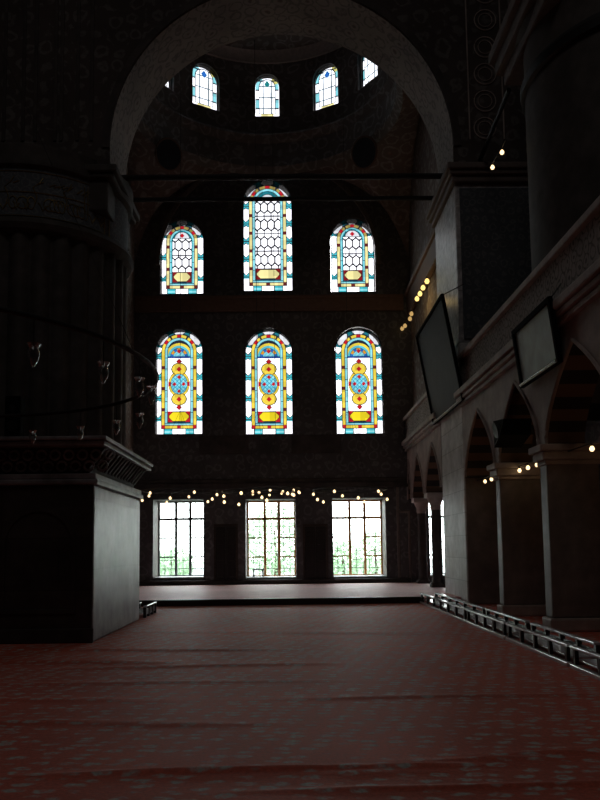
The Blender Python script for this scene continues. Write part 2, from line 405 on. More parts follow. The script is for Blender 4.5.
MB().box(XL - .4, XL, YB, YW + .6, 0, ZT).build('wall_left', 'wall_tile', **st('dark side wall behind the fluted pillar', 'wall'))
MB().box(XR, XR + .4, YB, YW + .6, 0, ZT).build('wall_right', 'wall_tile', **st('dark aisle wall behind the arcade', 'wall'))
MB().box(XL - .4, XR + .4, YB - .4, YB, 0, ZT).build('wall_back', 'wall_tile', **st('dark wall behind the viewer', 'wall'))
MB().box(XL - .4, XR + .4, YB - .4, YA2, ZT, ZT + .3).build('ceiling', 'dark_stone', **st('dark high vault over the hall', 'ceiling'))

# bay walls behind the arch
XBL = XC - 5.5
MB().box(XBL - .4, XBL, YA2, YW, 0, ZB + .3).build('wall_bay_left', 'pendentive_paint', **st('dark painted side wall of the window bay beside the fluted pillar', 'wall'))
MB().box(XA + .3, XA + .7, YA2, YW, 6.9, ZB + .3).build('wall_bay_right', 'pendentive_paint', **st('brown painted side wall above the gallery in the window bay', 'wall'))
mb = MB(); zt = atY(268, 296, YW).z
mb.cbox(XA + .12, XA + .3, Y2, YW, zt - .9, zt - .1, .04); mb.cbox(XA + .05, XA + .3, Y2, YW, zt - .1, zt + .12, .04)
mb.build('trim_5', 'brown_trim', **st('brown cornice on the bay side wall above the gallery', 'trim'))

# dome ring, drum with windows, cap
DC = (XC, 26.38); DR = 4.86
zr0, zr1 = ZB - .9, ZB + .75    # moulded ring
mb = MB()
slab(mb, rect(XL, XR, YA2, YW + .62), [[(DC[0] + (DR - .02) * math.cos(2 * PI * i / 64), DC[1] + (DR - .02) * math.sin(2 * PI * i / 64)) for i in range(64) if DC[1] + DR * math.sin(2 * PI * i / 64) > YA2 + .02]],
     lambda a, b, t: (a, b, t), ZB, ZB + .25)
mb.build('ceiling_bay', 'dome_paint', **st('painted flat ceiling around the small dome', 'ceiling'))
TH = [0, 30, -31, 56, -56]
wz0, wz1 = atY(267, 116, YW).z, atY(267, 73, YW).z
ww = 1.03; wws = [1.03, 1.16, 1.2, 1.2, 1.2]
def drum_map(s, z, t):
    a = PI / 2 - s / DR; r = DR + t; return (DC[0] + r * math.cos(a), DC[1] + r * math.sin(a), z)
dz = [0, 0, 0, -.1, -.1]
hol = [round_arch(math.radians(t) * DR - wws[i] / 2, math.radians(t) * DR + wws[i] / 2, wz0 - dz[i], wz1 - dz[i], 12) for i, t in enumerate(TH)]
zd1 = wz1 + .45
amax = math.radians(128)
ext = [(s * amax * DR / 26, z) for s in range(-26, 27) for z in (ZB + .5, wz0 + .8, zd1 - .1)]
ext = [p for p in ext if not any(inside(p, [(h[0][0] - .05, h[0][1] - .05), (h[1][0] + .05, h[0][1] - .05), (h[1][0] + .05, wz1 + .1), (h[0][0] - .05, wz1 + .1)]) for h in hol)]
mb = MB(); slab(mb, [(s * amax * DR / 26, ZB - .1) for s in range(-26, 27)] + [(s * amax * DR / 26, zd1) for s in range(26, -27, -1)], hol, drum_map, 0, .34, 0, 0, ext, 1)
mb.build('wall_dome_drum', ['dome_paint', 'dark_stone'], **st('patterned round drum holding the small high windows', 'wall'))
mb = MB()
cap = [(DR - .05, zd1 + .5)] + [((DR - .05) * math.cos(a), zd1 + .5 + 3.4 * math.sin(a)) for a in [PI / 2 * i / 10 for i in range(1, 11)]]
mb.lathe(cap, 64, DC[0], DC[1])
mb.build('ceiling_dome', 'dome_paint', smooth=True, **st('dark painted dome shell above the drum windows', 'ceiling'))
mb = MB(); mb.lathe([(DR + .06, zd1 - .06), (DR - .06, zd1), (DR - .02, zd1 + .12), (DR - .06, zd1 + .42), (DR - .14, zd1 + .5), (DR - .02, zd1 + .54)], 96, DC[0], DC[1], a0=PI / 2 - amax, a1=PI / 2 + amax)
mb.build('trim_11', 'dome_plain', smooth=True, **st('pale plain band above the dome windows', 'trim'))
mb = MB()
prof = [(DR + .02, ZB - 1.1), (DR - .12, ZB - 1.0), (DR - .2, ZB - .82), (DR - .12, ZB - .7), (DR - .12, ZB + .2), (DR - .22, ZB + .3), (DR - .30, ZB + .48), (DR - .22, ZB + .6), (DR + .02, ZB + .62)]
mb.lathe(prof, 96, DC[0], DC[1], a0=PI / 2 - amax, a1=PI / 2 + amax)
mb.build('trim_6', 'dome_paint', smooth=True, **st('patterned ring moulding under the dome windows', 'trim'))
# pendentives
mb = MB(); nP, nQ = 48, 10; zp = ZB - 1.05; vs = []
hw_l, hw_r = XC - XBL, XA + .3 - XC
for i in range(nP + 1):
    th = (-105 + 210 * i / nP); ph = th * 2
    top = Vector((DC[0] + DR * math.sin(math.radians(th)), DC[1] + DR * math.cos(math.radians(th)), zp))
    if abs(th) <= 45:
        lx = XC + math.sin(math.radians(ph)) * (hw_r if th > 0 else hw_l); low = Vector((lx, YW - .02, ZA + (RA + .1) * math.cos(math.radians(ph))))
    else:
        q = math.radians((abs(th) - 90) * 2); cy = YW - 5.0
        low = Vector((XA + .3 - .02 if th > 0 else XBL + .02, cy - 5.0 * math.sin(q), ZA + (RA + .1) * max(0, math.cos(q))))
    for j in range(nQ + 1):
        t = j / nQ; p = low.lerp(top, t); out_ = Vector((p.x - DC[0], p.y - DC[1], 0))
        bulge = math.sin(PI * t) * .10
        p += out_ * bulge * .6; p.y = min(p.y, YW - .01); p.x = min(max(p.x, XBL + .01), XA + .29); vs.append(p)
mb.add(vs, [(i * (nQ + 1) + j, (i + 1) * (nQ + 1) + j, (i + 1) * (nQ + 1) + j + 1, i * (nQ + 1) + j + 1) for i in range(nP) for j in range(nQ)])
mb.build('ceiling_pendentive', 'pendentive_paint', smooth=True, **st('curved painted pendentives carrying the dome ring', 'ceiling'))
# two round medallions on the pendentives
def disc(mb, c, nrm, r, th, n=32, mi=0):
    nrm = Vector(nrm).normalized(); e1 = nrm.cross(Vector((0, 0, 1))).normalized(); e2 = nrm.cross(e1); c = Vector(c)
    vs = [c + (e1 * math.cos(2 * PI * i / n) + e2 * math.sin(2 * PI * i / n)) * r for i in range(n)]
    vs += [v + nrm * th for v in vs]
    mb.add(vs, [list(range(n))[::-1], list(range(n, 2 * n))] + [(i, (i + 1) % n, n + (i + 1) % n, n + i) for i in range(n)], mi)
    return mb
for (px, py, lab) in [(368, 153, 'dark round painted medallion on the pendentive nearer the gallery'), (165, 155, 'dark round painted medallion on the pendentive nearer the fluted pillar')]:
    c = atY(px, py, YW - 2.2); s = 1 if px > 268 else -1; nrm = Vector((-s * .65, -.7, -.3)).normalized(); c = c + nrm * .25
    t = empty('wall_medallion', c, label=lab, cat='medallion', group='pendentive medallions')
    disc(MB(), (0, 0, 0), nrm, .55, .03).build('face', 'board_dark', t)
    e1 = nrm.cross(Vector((0, 0, 1))).normalized(); e2 = nrm.cross(e1)
    MB().tube([(e1 * math.cos(2 * PI * i / 32) + e2 * math.sin(2 * PI * i / 32)) * .57 for i in range(32)], .045, 6, True).build('rim', 'brown_trim', t, smooth=True)

# main arch wall
XM = (atY(110, 147, Y1).x + atY(453, 147, Y1).x) / 2; RM = (atY(453, 147, Y1).x - atY(110, 147, Y1).x) / 2; ZM = atY(281, 147, Y1).z
arch = arc_pts(XM, ZM, RM, 64)
outer = [(XL, ZM - .6), (XL, ZT), (XR, ZT), (XR, ZM - .6), (XM + RM, ZM - .6)] + arch + [(XM - RM, ZM - .6)]
mb = MB(); slab(mb, outer, [], XZ, Y1, YA2, 0, 1)
aw = mb.build('wall_arch', ['spandrel_paint', 'soffit_paint'], smooth=False, **st('patterned wall with the great round arch opening to the window bay', 'wall'))
# raised borders of the arch and of the soffit
mb = MB(); slab(mb, arc_pts(XM, ZM, RM + .02, 64) + arc_pts(XM, ZM, RM + .22, 64)[::-1], [], XZ, Y1 - .06, Y1)
mb.build('trim_7', 'dark_stone', **st('dark raised border round the front edge of the great arch', 'trim'))
# painted vertical bands on the spandrel beside the pillar, ring motifs beside the gallery pillar
mb = MB()
for px in (5, 24, 36, 56, 62, 78, 92): 
    x = atY(px, 80, Y1).x; mb.cbox(x - .05, x + .05, Y1 - .04, Y1, ZM + .2, ZT - .5, .015)
mb.build('trim_8', 'dark_stone', **st('slim vertical ribs on the spandrel above the fluted pillar', 'trim'))
mb = MB()
for i in range(7):
    c = atY(485, 128 - 27 * i, Y1 - .02)
    for r, w in ((.31, .018), (.20, .012)): mb.tube([(c.x + r * math.cos(2 * PI * k / 24), c.y, c.z + r * math.sin(2 * PI * k / 24)) for k in range(24)], w, 5, True)
for px in (468, 502):
    x = atY(px, 80, Y1).x; mb.cbox(x - .02, x + .02, Y1 - .015, Y1, ZM + .2, ZT - .5, .01)
mb.build('trim_9', 'arcade_stone', **st('column of ring ornaments on the wall above the square pier', 'trim'))

# right square pier
pier = empty('pier', (0, 0, 0), **st('square grey stone pier carrying the great arch beside the gallery', 'pier'))
xe = 7.4
zc0, zc1 = atX(455, 183, XA).z, atX(455, 165, XA).z - .08
mb = MB(); mb.cbox(XA, xe, Y1, Y2, 0, 7.2, .05); mb.build('shaft', 'grey_stone', pier)
mb = MB(); mb.cbox(XA, xe, Y1 + .02, Y2, 7.2, zc0, .05)
mb.build('upper_shaft', 'pier_marble', pier)
MB().cbox(XA + .04, xe, Y1 - .025, Y1 + .01, .02, 5.3, .008).build('front_shade', 'pier_dark', pier)  # added dark sheet, paints shade on the pier's lower front
mb = MB(); mb.cbox(XA + .12, xe - .1, Y1 - .03, Y1 + .02, 7.3, zc0 - .15, .01); mb.build('tile_panel', 'tile', pier)
mb = MB(); mb.cbox(XA - .10, xe, Y1 - .12, Y2 + .1, zc0, zc0 + .18, .04); mb.cbox(XA - .18, xe, Y1 - .22, Y2 + .15, zc0 + .18, zc1 - .1, .06); mb.cbox(XA - .26, xe, Y1 - .3, Y2 + .2, zc1 - .1, zc1 + .08, .04)
mb.build('cornice', 'pink_trim', pier)
mb = MB(); mb.cbox(XA, xe, Y1, Y2, zc1 + .08, ZM - .602, .01); mb.build('springer', 'arcade_stone', pier)

# left fluted pillar
PX, PY, PR = -7.45, 22.9, 2.62
pil = empty('fluted_pillar', (PX, PY, 0), **st('huge dark fluted round pillar with a gilded inscription band', 'pillar'))
zp0 = 10.15
n = 288; mb = MB()
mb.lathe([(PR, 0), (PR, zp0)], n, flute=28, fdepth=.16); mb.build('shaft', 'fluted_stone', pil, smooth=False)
mb = MB(); mb.lathe([(PR - .1, zp0 - .05), (PR + .12, zp0 + .02), (PR + .2, zp0 + .16), (PR + .12, zp0 + .32), (PR + .02, zp0 + .36)], 72); mb.build('lower_moulding', 'fluted_stone', pil, smooth=True)
mb = MB(); mb.lathe([(PR, zp0 + .34), (PR, zp0 + 1.75)], 72); mb.build('inscription_band', 'tile', pil, smooth=True)
# gold script: flowing strokes wrapped round the band
mb = MB(); rr = PR + .012; rnd = random.Random(3)
def wrap(s, z): a = -PI / 2 + s / PR; return (rr * math.cos(a), rr * math.sin(a), zp0 + .34 + z)
s = -2.6
for zz in (.06, 1.30, .72): mb.tube([wrap(-3.4 + .1 * i, zz) for i in range(62)], .012, 5)
while s < 2.6:
    w = rnd.uniform(.16, .30); k = rnd.randint(0, 3)
    if k == 0: pts = [(s + w * t, .22 + .22 * abs(math.cos(PI * t)) * (1 if t < .5 else .8)) for t in [i / 10 for i in range(11)]]
    elif k == 1: pts = [(s + w * .4, 1.18), (s + w * .42, .8), (s + w * .45, .42), (s + w * .3, .26), (s, .24)]
    elif k == 2: pts = [(s + w * (.5 + .5 * math.cos(a)), .42 + .17 * math.sin(a)) for a in [2 * PI * i / 14 for i in range(13)]]
    else: pts = [(s + w, 1.15), (s + w * .7, 1.0), (s + w * .1, .86), (s + w * .5, .6), (s + w * .2, .3)]
    mb.tube([wrap(*p) for p in pts], .013, 5)
    if rnd.random() < .6: mb.tube([wrap(s + w * .5, .9 + .06 * rnd.random()), wrap(s + w * .5 + .16, 1.0 + .1 * rnd.random())], .012, 5)
    s += w * .55
for ss in (-2.9, 2.75, 2.95): mb.tube([wrap(ss, .05), wrap(ss, 1.32)], .016, 5)
mb.build('gilded_script', 'gold', pil, smooth=True)
mb = MB(); mb.lathe([(PR, zp0 + 1.72), (PR + .12, zp0 + 1.8), (PR + .15, zp0 + 1.95), (PR + .12, zp0 + 2.05), (PR + .16, zp0 + 2.25), (PR + .16, zp0 + 2.36)], 72); mb.build('capital_moulding', 'fluted_stone', pil, smooth=True)
mb = MB()
xr = XM - RM - PX
mb.cbox(-4.0, xr - .05, Y1 - PY, Y2 - PY, zp0 + .9, zc0 + .18, .05)
mb.cbox(-4.0, xr + .14, Y1 - PY - .15, Y2 - PY + .1, zc0 + .18, zc1 - .1, .06); mb.cbox(-4.0, xr + .24, Y1 - PY - .25, Y2 - PY + .18, zc1 - .1, zc1 + .1, .04); mb.cbox(-4, xr, Y1 - PY, Y2 - PY, zc1 + .1, ZM - .602, .01)
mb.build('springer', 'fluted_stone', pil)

# stone lodge in front of the fluted pillar
LX, LY0, LY1 = -3.40, 13.68, 17.9
lx0 = -9.0
lod = empty('stone_lodge', (0, 0, 0), **st('dark square stone platform with a projecting cornice in front of the fluted pillar', 'platform'))
zl = atX(92.5, 484, LX).z
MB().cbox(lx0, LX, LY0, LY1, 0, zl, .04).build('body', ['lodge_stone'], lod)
MB().cbox(lx0, LX - .02, LY0 - .02, LY0 + .005, 0.02, zl - .02, .006).build('front_shade', 'lodge_front_shade', lod)  # thin dark sheet painting the shade on the lodge's front face
mb = MB(); mb.cbox(lx0 - .05, LX + .02, LY0 - .06, LY0 - .005, .0, .25, .02); 
for xx in (-8.2, -6.6, -5.0):
    mb.cbox(xx, xx + 1.3, LY0 - .04, LY0 + .01, .5, .58, .01); mb.cbox(xx, xx + .08, LY0 - .04, LY0 + .01, .58, 1.7, .01); mb.cbox(xx + 1.22, xx + 1.3, LY0 - .04, LY0 + .01, .58, 1.7, .01)
    pts = arc_pts(xx + .65, 1.7, .65, 16) + arc_pts(xx + .65, 1.7, .57, 16)[::-1]; slab(mb, pts, [], XZ, LY0 - .04, LY0 + .01)
mb.build('blind_panel', 'lodge_front_shade', lod)
mb = MB(); mb.cbox(lx0 - .06, LX + .07, LY0 - .07, LY1 + .05, zl, zl + .10, .03); mb.cbox(lx0, LX + .03, LY0 - .03, LY1 + .02, zl + .1, zl + .2, .02)
mb.build('ledge', 'lodge_stone', lod)
zk0, zk1 = zl + .2, atX(97, 441, LX).z
mb = MB(); mb.cbox(lx0, LX - .12, LY0 + .12, LY1 - .12, zk0, zk1 - .12, .02); mb.build('frieze', 'dark_stone', lod)
mb = MB()
for i in range(15):
    y = LY0 + .12 + i * (LY1 - LY0 - .3) / 14; mb.add([(LX - .12, y, zk0 + .12), (LX - .12, y + .14, zk0 + .12), (LX - .12, y, zk1 - .12), (LX - .12, y + .14, zk1 - .12), (LX + .16, y, zk1 - .12), (LX + .16, y + .14, zk1 - .12)],
        [(0, 1, 5, 4), (0, 4, 2), (1, 3, 5), (2, 4, 5, 3), (0, 2, 3, 1)])
mb.build('corbel_row', 'dark_stone', lod)
mb = MB(); mb.cbox(lx0 - .2, LX + .22, LY0 - .22, LY1 + .2, zk1 - .12, zk1 - .04, .02); mb.cbox(lx0 - .24, LX + .26, LY0 - .26, LY1 + .24, zk1 - .03, zk1 + .04, .02)
mb.build('cornice', 'lodge_stone', lod)
mb = MB()
for i in range(24):
    for j in range(2):
        x = lx0 + .2 + i * .24 + j * .12; z = zk0 + .14 + j * .2
        mb.tube([(x + .085 * math.cos(2 * PI * k / 12), LY0 + .09, z + .085 * math.sin(2 * PI * k / 12)) for k in range(12)], .022, 5, True)
mb.build('carved_lattice', 'lodge_stone', lod, smooth=True)

# ------------------------------------------------------------------ gallery arcade on the right
ZS, ZP = 3.42, 5.0          # spring and apex
def pointed(y0, y1, n=10):
    """from (y1,ZS) to (y0,ZS) over the apex"""
    w = (y1 - y0); h = ZP - ZS; mid = (y0 + y1) / 2; pts = []
    for i in range(n + 1): t = i / n; pts.append((mid + w / 2 * (1 - t ** 1.75), ZS + h * t))
    for i in range(n - 1, -1, -1): t = i / n; pts.append((mid - w / 2 * (1 - t ** 1.75), ZS + h * t))
    return pts
ZG0, ZG1 = 5.35, atX(543, 267, XA).z
def arcade(name, y0, y1, supports, label):
    """supports: list of (ylo,yhi) solid pieces between arches, ascending"""
    root = empty(name, (0, 0, 0), **st(label, 'arcade'))
    bottom = []
    for i in range(len(supports) - 1):
        a = supports[i][1]; b = supports[i + 1][0]
        bottom += pointed(a, b)[::-1]
    outl = [(y0, ZS)] + bottom + [(y1, ZS), (y1, ZG0 + .55), (y0, ZG0 + .55)]
    cl = [outl[0]]
    for p in outl[1:]:
        if (Vector(p) - Vector(cl[-1])).length > 1e-4: cl.append(p)
    mb = MB(); slab(mb, cl, [], YZ, XA, XA + .7, 0, 1); mb.build('arch_wall', ['arcade_stone', 'striped_arch'], root)
    mb = MB()
    for i in range(len(supports) - 1):
        p = [(XA - .015, a, b) for a, b in pointed(supports[i][1], supports[i + 1][0], 12)]; mb.tube(p, .035, 6)
    mb.build('arch_moulding', 'arcade_stone', root, smooth=True)
    mb = MB(); mb.cbox(XA - .10, XA + .1, y0, y1, ZG0 + .02, ZG0 + .12, .02); mb.cbox(XA - .16, XA + .1, y0, y1, ZG0 + .14, ZG0 + .24, .03); mb.cbox(XA - .22, XA + .1, y0, y1, ZG0 + .26, ZG0 + .42, .03)
    mb.build('cornice', 'arcade_stone', root)
    mb = MB(); mb.cbox(XA - .04, XA + .06, y0, y1, ZG0 + .42, ZG1 - .14, .01); mb.build('pierced_balustrade', 'balustrade', root)
    mb = MB(); mb.cbox(XA - .14, XA + .14, y0, y1, ZG1 - .14, ZG1, .03); mb.build('top_rail', 'arcade_stone', root)
    MB().cbox(XA + .06, XR, y0, y1, ZG0 + .1, ZG0 + .4, .01).build('gallery_floor', 'dark_stone', root)
    return root
ar1 = arcade('arcade', 3.6, Y1, [(3.6, 4.3), (7.2, 7.7), (10.7, 11.2), (14.28, 14.7), (17.5, 17.9), (Y1 - .25, Y1)], 'grey stone gallery arcade of pointed striped arches in front of the square pier')
ar2 = arcade('arcade', Y2, YW, [(Y2, Y2 + .1), (27.15, 27.5), (30.2, 30.5), (YW + .0, YW)] if False else [(Y2, Y2 + .15), (27.1, 27.45), (30.0, 30.35), (YW - .02, YW)], 'grey stone gallery arcade between the square pier and the far wall')
# square arcade piers
for (y, w, lab) in [(17.5, .38, 'slim dark square pier of the arcade next to the big square pier'), (14.28, .40, 'wide dark arcade pier below the pale hanging board'), (10.7, .45, 'arcade pier at the edge of the view'), (7.2, .45, 'arcade pier beside the viewer')]:
    t = empty('arcade_pier', (XA, y, 0), **st(lab, 'pier'))
    MB().cbox(-.02, .95, 0, w, .25, ZS - .35, .03).build('shaft', 'pier_dark', t)
    MB().cbox(-.08, 1.0, -.06, w + .06, 0, .25, .04).build('base', 'arcade_stone', t)
    mb = MB(); mb.cbox(-.06, .98, -.05, w + .05, ZS - .36, ZS - .28, .02); mb.cbox(-.12, 1.02, -.12, w + .12, ZS - .28, ZS - .12, .04); mb.cbox(-.18, 1.05, -.18, w + .18, ZS - .12, ZS + .01, .03)
    mb.build('capital', 'arcade_stone', t)
for (y, lab) in [(27.27, 'dark slender arcade column just behind the square pier'), (30.17, 'dark slender arcade column next to the far wall')]:
    t = empty('arcade_column', (XA + .35, y, PZ), **st(lab, 'column'))
    mb = MB(); mb.lathe([(.19, .18), (.17, .3), (.165, 2.7)], 24); mb.build('shaft', 'dark_stone', t, smooth=True)
    mb = MB(); mb.cbox(-.24, .24, -.24, .24, 0, .1, .02); mb.lathe([(.23, .1), (.23, .14), (.19, .19)], 24); mb.build('base', 'dark_stone', t, smooth=True)
    mb = MB(); mb.lathe([(.165, 2.68), (.20, 2.75), (.19, 2.85), (.30, 3.1)], 16); mb.cbox(-.34, .34, -.3, .3, 3.1, ZS - PZ + .01, .02); mb.build('capital', 'arcade_stone', t, smooth=True)

# right giant round pillar above the gallery
GX, GY, GR = XA + .40 + 2.45, 15.6, 2.45
gp = empty('round_pillar', (GX, GY, 0), **st('giant smooth round pillar rising behind the gallery balustrade', 'pillar'))
zg = atY(524, 84, GY).z
MB().lathe([(GR, ZG0 + .4), (GR, zg)], 72).build('shaft', 'fluted_stone', gp, smooth=True)
MB().lathe([(GR, zg - .02), (GR + .08, zg + .02), (GR + .10, zg + .18), (GR + .02, zg + .3), (GR, zg + .32)], 72).build('iron_band', 'iron', gp, smooth=True)
MB().lathe([(GR, zg + .3), (GR, zg + 1.1), (GR + .15, zg + 1.3)], 72).build('neck', 'fluted_stone', gp, smooth=True)
mb = MB(); mb.cbox(-GR - .05, 2.5, -1.2, 1.7, zg + 1.0, zg + 1.35, .05); mb.cbox(-GR - .2, 2.5, -1.4, 1.9, zg + 1.35, zg + 1.7, .06); mb.cbox(-GR - .32, 2.5, -1.5, 2.0, zg + 1.7, zg + 1.95, .04)
mb.build('capital', 'pink_trim', gp)
MB().cbox(-GR + .1, 2.2, -1.2, 1.7, zg + 1.95, ZT, .05).build('upper_pier', 'spandrel_paint', gp)

# ------------------------------------------------------------------ windows
def srgb(r, g, b): return tuple(((c / 255) / 12.92 if c / 255 < .04045 else ((c / 255 + .055) / 1.055) ** 2.4) / SKY for c in (r, g, b))
LEAD = (.002, .002, .003); WHITE = (1.9 / SKY, 1.85 / SKY, 1.92 / SKY); SHADEW = srgb(235, 235, 240); CYAN = srgb(70, 188, 200); TEAL = srgb(34, 122, 134); PALE = srgb(150, 228, 236)  # arch-head white is dimmed: shade of the outer overhang put in the tint
YEL = srgb(245, 215, 75); PYEL = srgb(255, 240, 165); RED = srgb(196, 30, 42); BRN = srgb(110, 40, 36); ORG = srgb(235, 160, 40); BLUE = srgb(40, 110, 190)
def hexcell(x, y, px, py, w):
    """lead lines of a hexagon field, px/py pitch: True on lead"""
    best = []
    for r in range(int(y / py) - 1, int(y / py) + 3):
        for c in range(int(x / px) - 2, int(x / px) + 3):
            cx = (c + (.5 if r % 2 else 0)) * px; cy = r * py; best.append(math.hypot(x - cx, (y - cy) * px / py * .87))
    best.sort(); return best[1] - best[0] < w
def glass_colour(x, yb, HW, H, kind, pitch):
    """x from centre, yb from bottom, in units (one photo pixel = 6.67)"""
    sx = x; x = abs(x); zc = H - HW
    e_arch = HW - x if yb < zc else HW - math.hypot(x, yb - zc)
    e = min(e_arch, yb); a = math.degrees(math.atan2(yb - zc, x)) if yb > zc else 0
    top = yb > zc and a > 12
    if kind == 'dome':
        if e < 9: return LEAD if e < 6 else WHITE
        if abs(x) + abs(yb - (H - 62)) * .75 < 19: return srgb(20, 130, 130) if pitch == 0 else BLUE
        if e < 34: 
            if (yb % 62) < 8 or abs(e - 32) < 4: return LEAD
            if yb < 34 and x < 40: return PYEL
            if top and 20 < a < 60: return srgb(225, 215, 120) if sx > 0 else PALE
            return PALE if int(yb / 62) % 2 else WHITE
        if (yb + 10) % 74 < 6 or abs(x - 26) < 3: return srgb(60, 95, 105)
        return WHITE
    if e < 4: return LEAD
    if e < 38:                                           # hexagon border
        if yb < 38 and x < HW - 40:
            if abs(x - 70) < 30: return LEAD if abs(abs(x - 70) - 28) < 3 else (CYAN if abs(yb - 19) > 5 + .0 * x else PALE)
            return WHITE
        if top:
            for ac, hw in ((38, 20), (90, 17)):
                q = abs(a - ac)
                if q < hw - abs(e - 19) * .35: return SHADEW
                if q < hw + 2.5 - abs(e - 19) * .35: return LEAD
            return TEAL if e < 33 else LEAD
        k = (yb - 100 + 22) % pitch; k2 = k / pitch       # cyan knot centred at k=22
        if yb < 88: return WHITE
        dk = abs(k - 22); lim = 8 + abs(e - 19) * 1.0
        if dk < lim: return CYAN if dk > 2.5 else LEAD
        if dk < lim + 7: return LEAD
        return WHITE
    if e < 42: return LEAD
    if e < 64:                                           # yellow band with dark red squares
        if e > 59.5: return LEAD
        if yb < 64:
            if x < 13 or x > HW - 64: return BRN if kind != 'mid' else RED
            return YEL if kind == 'mid' else PYEL
        if top:
            if abs(a - 37) < 8 or a > 82: return RED
            return (YEL if kind == 'mid' else srgb(170, 150, 80)) if abs(a - 60) > 3 else LEAD
        k = (yb - 100 - pitch / 2 + 16) % pitch
        if abs(k - 11) < 11: return BRN
        return YEL if kind == 'mid' else PYEL
    if e < 82:
        if e > 77.5 or (yb % 72) < 4: return srgb(10, 70, 90)
        return PALE if kind == 'mid' or e < 73 else CYAN if kind == 'side' else PALE
    iw = HW - 82                                         # interior half width (about 70)
    ybc = yb - 82
    if ybc < 73 and kind != 'none':
        dy = abs(ybc - 37)
        if dy > 35: return LEAD
        v = x + max(0, dy - 6) * 1.0
        if v < iw - 9 and dy < 29: return (srgb(252, 225, 40) if kind == 'mid' else PYEL)
        if v < iw - 4: return LEAD
        return RED if kind == 'mid' else srgb(140, 30, 30)
    if kind == 'mid':
        cy = 755 - yb
        if cy < 250:
            r = math.hypot(x, (cy - 243) * .95)
            if x + abs(cy - 205) < 15: return RED
            if cy > 238: return srgb(30, 70, 150)
            if r > 58: return (srgb(95, 200, 215) if r < 72 else YEL) if r < 88 else LEAD
            if r > 55: return LEAD
            if r > 40: return ORG if int(math.degrees(math.atan2(243 - cy, sx)) / 26) % 2 else BLUE
            if r > 38: return LEAD
            return PALE if (int((sx + cy) / 14) % 2) else srgb(110, 200, 225)
        for c in (272, 575):
            q = x + abs(cy - c)
            if q < 16: return RED
            if q < 20: return LEAD
        ov = math.hypot(x / 66, (cy - 422) / 82)
        if ov < .80:
            for (dx, c) in ((0, 375), (29, 422), (0, 469)):
                if abs(x - dx) + abs(cy - c) < 14: return RED
            if (sx + cy) % 26 < 4 or (sx - cy) % 26 < 4: return srgb(30, 120, 160)
            return PALE if ((sx + cy) // 26 + (sx - cy) // 26) % 2 else srgb(110, 215, 238)
        for c in (323, 521):
            r = math.hypot(x / 1.2, cy - c)
            if x + abs(cy - c) < 18: return RED
            if r < 43 and ov > .86: return YEL if r < 38 else LEAD
        if ov < .84: return LEAD
        if ov < 1.02: return YEL if abs(cy - 422) < 66 and (abs(cy - 422) > 14) else ORG if abs(cy - 422) > 14 else RED
        if ov < 1.06: return LEAD
        return WHITE
    zt = (H - HW) + 20
    if yb > zt - 4:
        if yb < zt: return LEAD
        if kind == 'side' and x + abs(yb - zt - 17) < 17: return RED
        r = math.hypot(x, yb - zt + 8)
        return SHADEW if r < 48 else LEAD if r < 52 else TEAL if r < 70 else srgb(120, 110, 60)
    if kind == 'tall' and min((yb - 155) % 120, 120 - (yb - 155) % 120) < 4: return LEAD
    if kind == 'side' and abs(yb - 155 - (zt - 155) * .48) < 4: return LEAD
    if hexcell(sx + 1000 * 46, yb - 155, 46, 60, 7.5): return srgb(25, 25, 30)
    return WHITE
def glass_mesh(HW, H, kind, pitch, W, HH, res=2.2):
    """flat pane, centred on x, bottom at z=0, size W x HH metres; arch head"""
    nx = int(2 * HW / res); nz = int(H / res); verts = {}; vl = []; fs = []; cols = []
    def vid(i, j):
        if (i, j) not in verts: verts[(i, j)] = len(vl); vl.append(((i / nx - .5) * W, 0, j / nz * HH))
        return verts[(i, j)]
    for j in range(nz):
        for i in range(nx):
            x = ((i + .5) / nx - .5) * 2 * HW; y = (j + .5) / nz * H
            if y > H - HW and math.hypot(x, y - H + HW) > HW + 6: continue
            fs.append([vid(i, j), vid(i + 1, j), vid(i + 1, j + 1), vid(i, j + 1)]); c = glass_colour(x, y, HW, H, kind, pitch); k = .78 + .44 * (math.sin(int((x + 400) / 31) * 12.9898 + int(y / 35) * 78.233) * 43758.5453 % 1); cols.append(tuple(q * k for q in c))
    me = bpy.data.meshes.new('stained_glass'); me.from_pydata(vl, [], fs); me.materials.append(M['stained_glass'])
    ca = me.attributes.new('tint', 'FLOAT_COLOR', 'CORNER')
    flat = []
    for c in cols: flat += [c[0], c[1], c[2], 1.0] * 4
    ca.data.foreach_set('color', flat); me.update(); return me
def portal(name, loc, w, h, rot=(-PI / 2, 0, 0)):
    l = bpy.data.lights.new(name, 'AREA'); l.shape = 'RECTANGLE'; l.size = w; l.size_y = h; l.energy = 1
    try: l.cycles.is_portal = True
    except Exception: pass
    o = bpy.data.objects.new(name, l); C.objects.link(o); o.location = loc; o.rotation_euler = rot; return o
WN = [0]
def arch_frame(W, H, t=.03, n=20):
    o = round_arch(-W / 2, W / 2, 0, H, n); i = round_arch(-W / 2 + t, W / 2 - t, t, H - t, n)
    mb = MB(); slab(mb, o, [i], XZ, -.04, .04); return mb
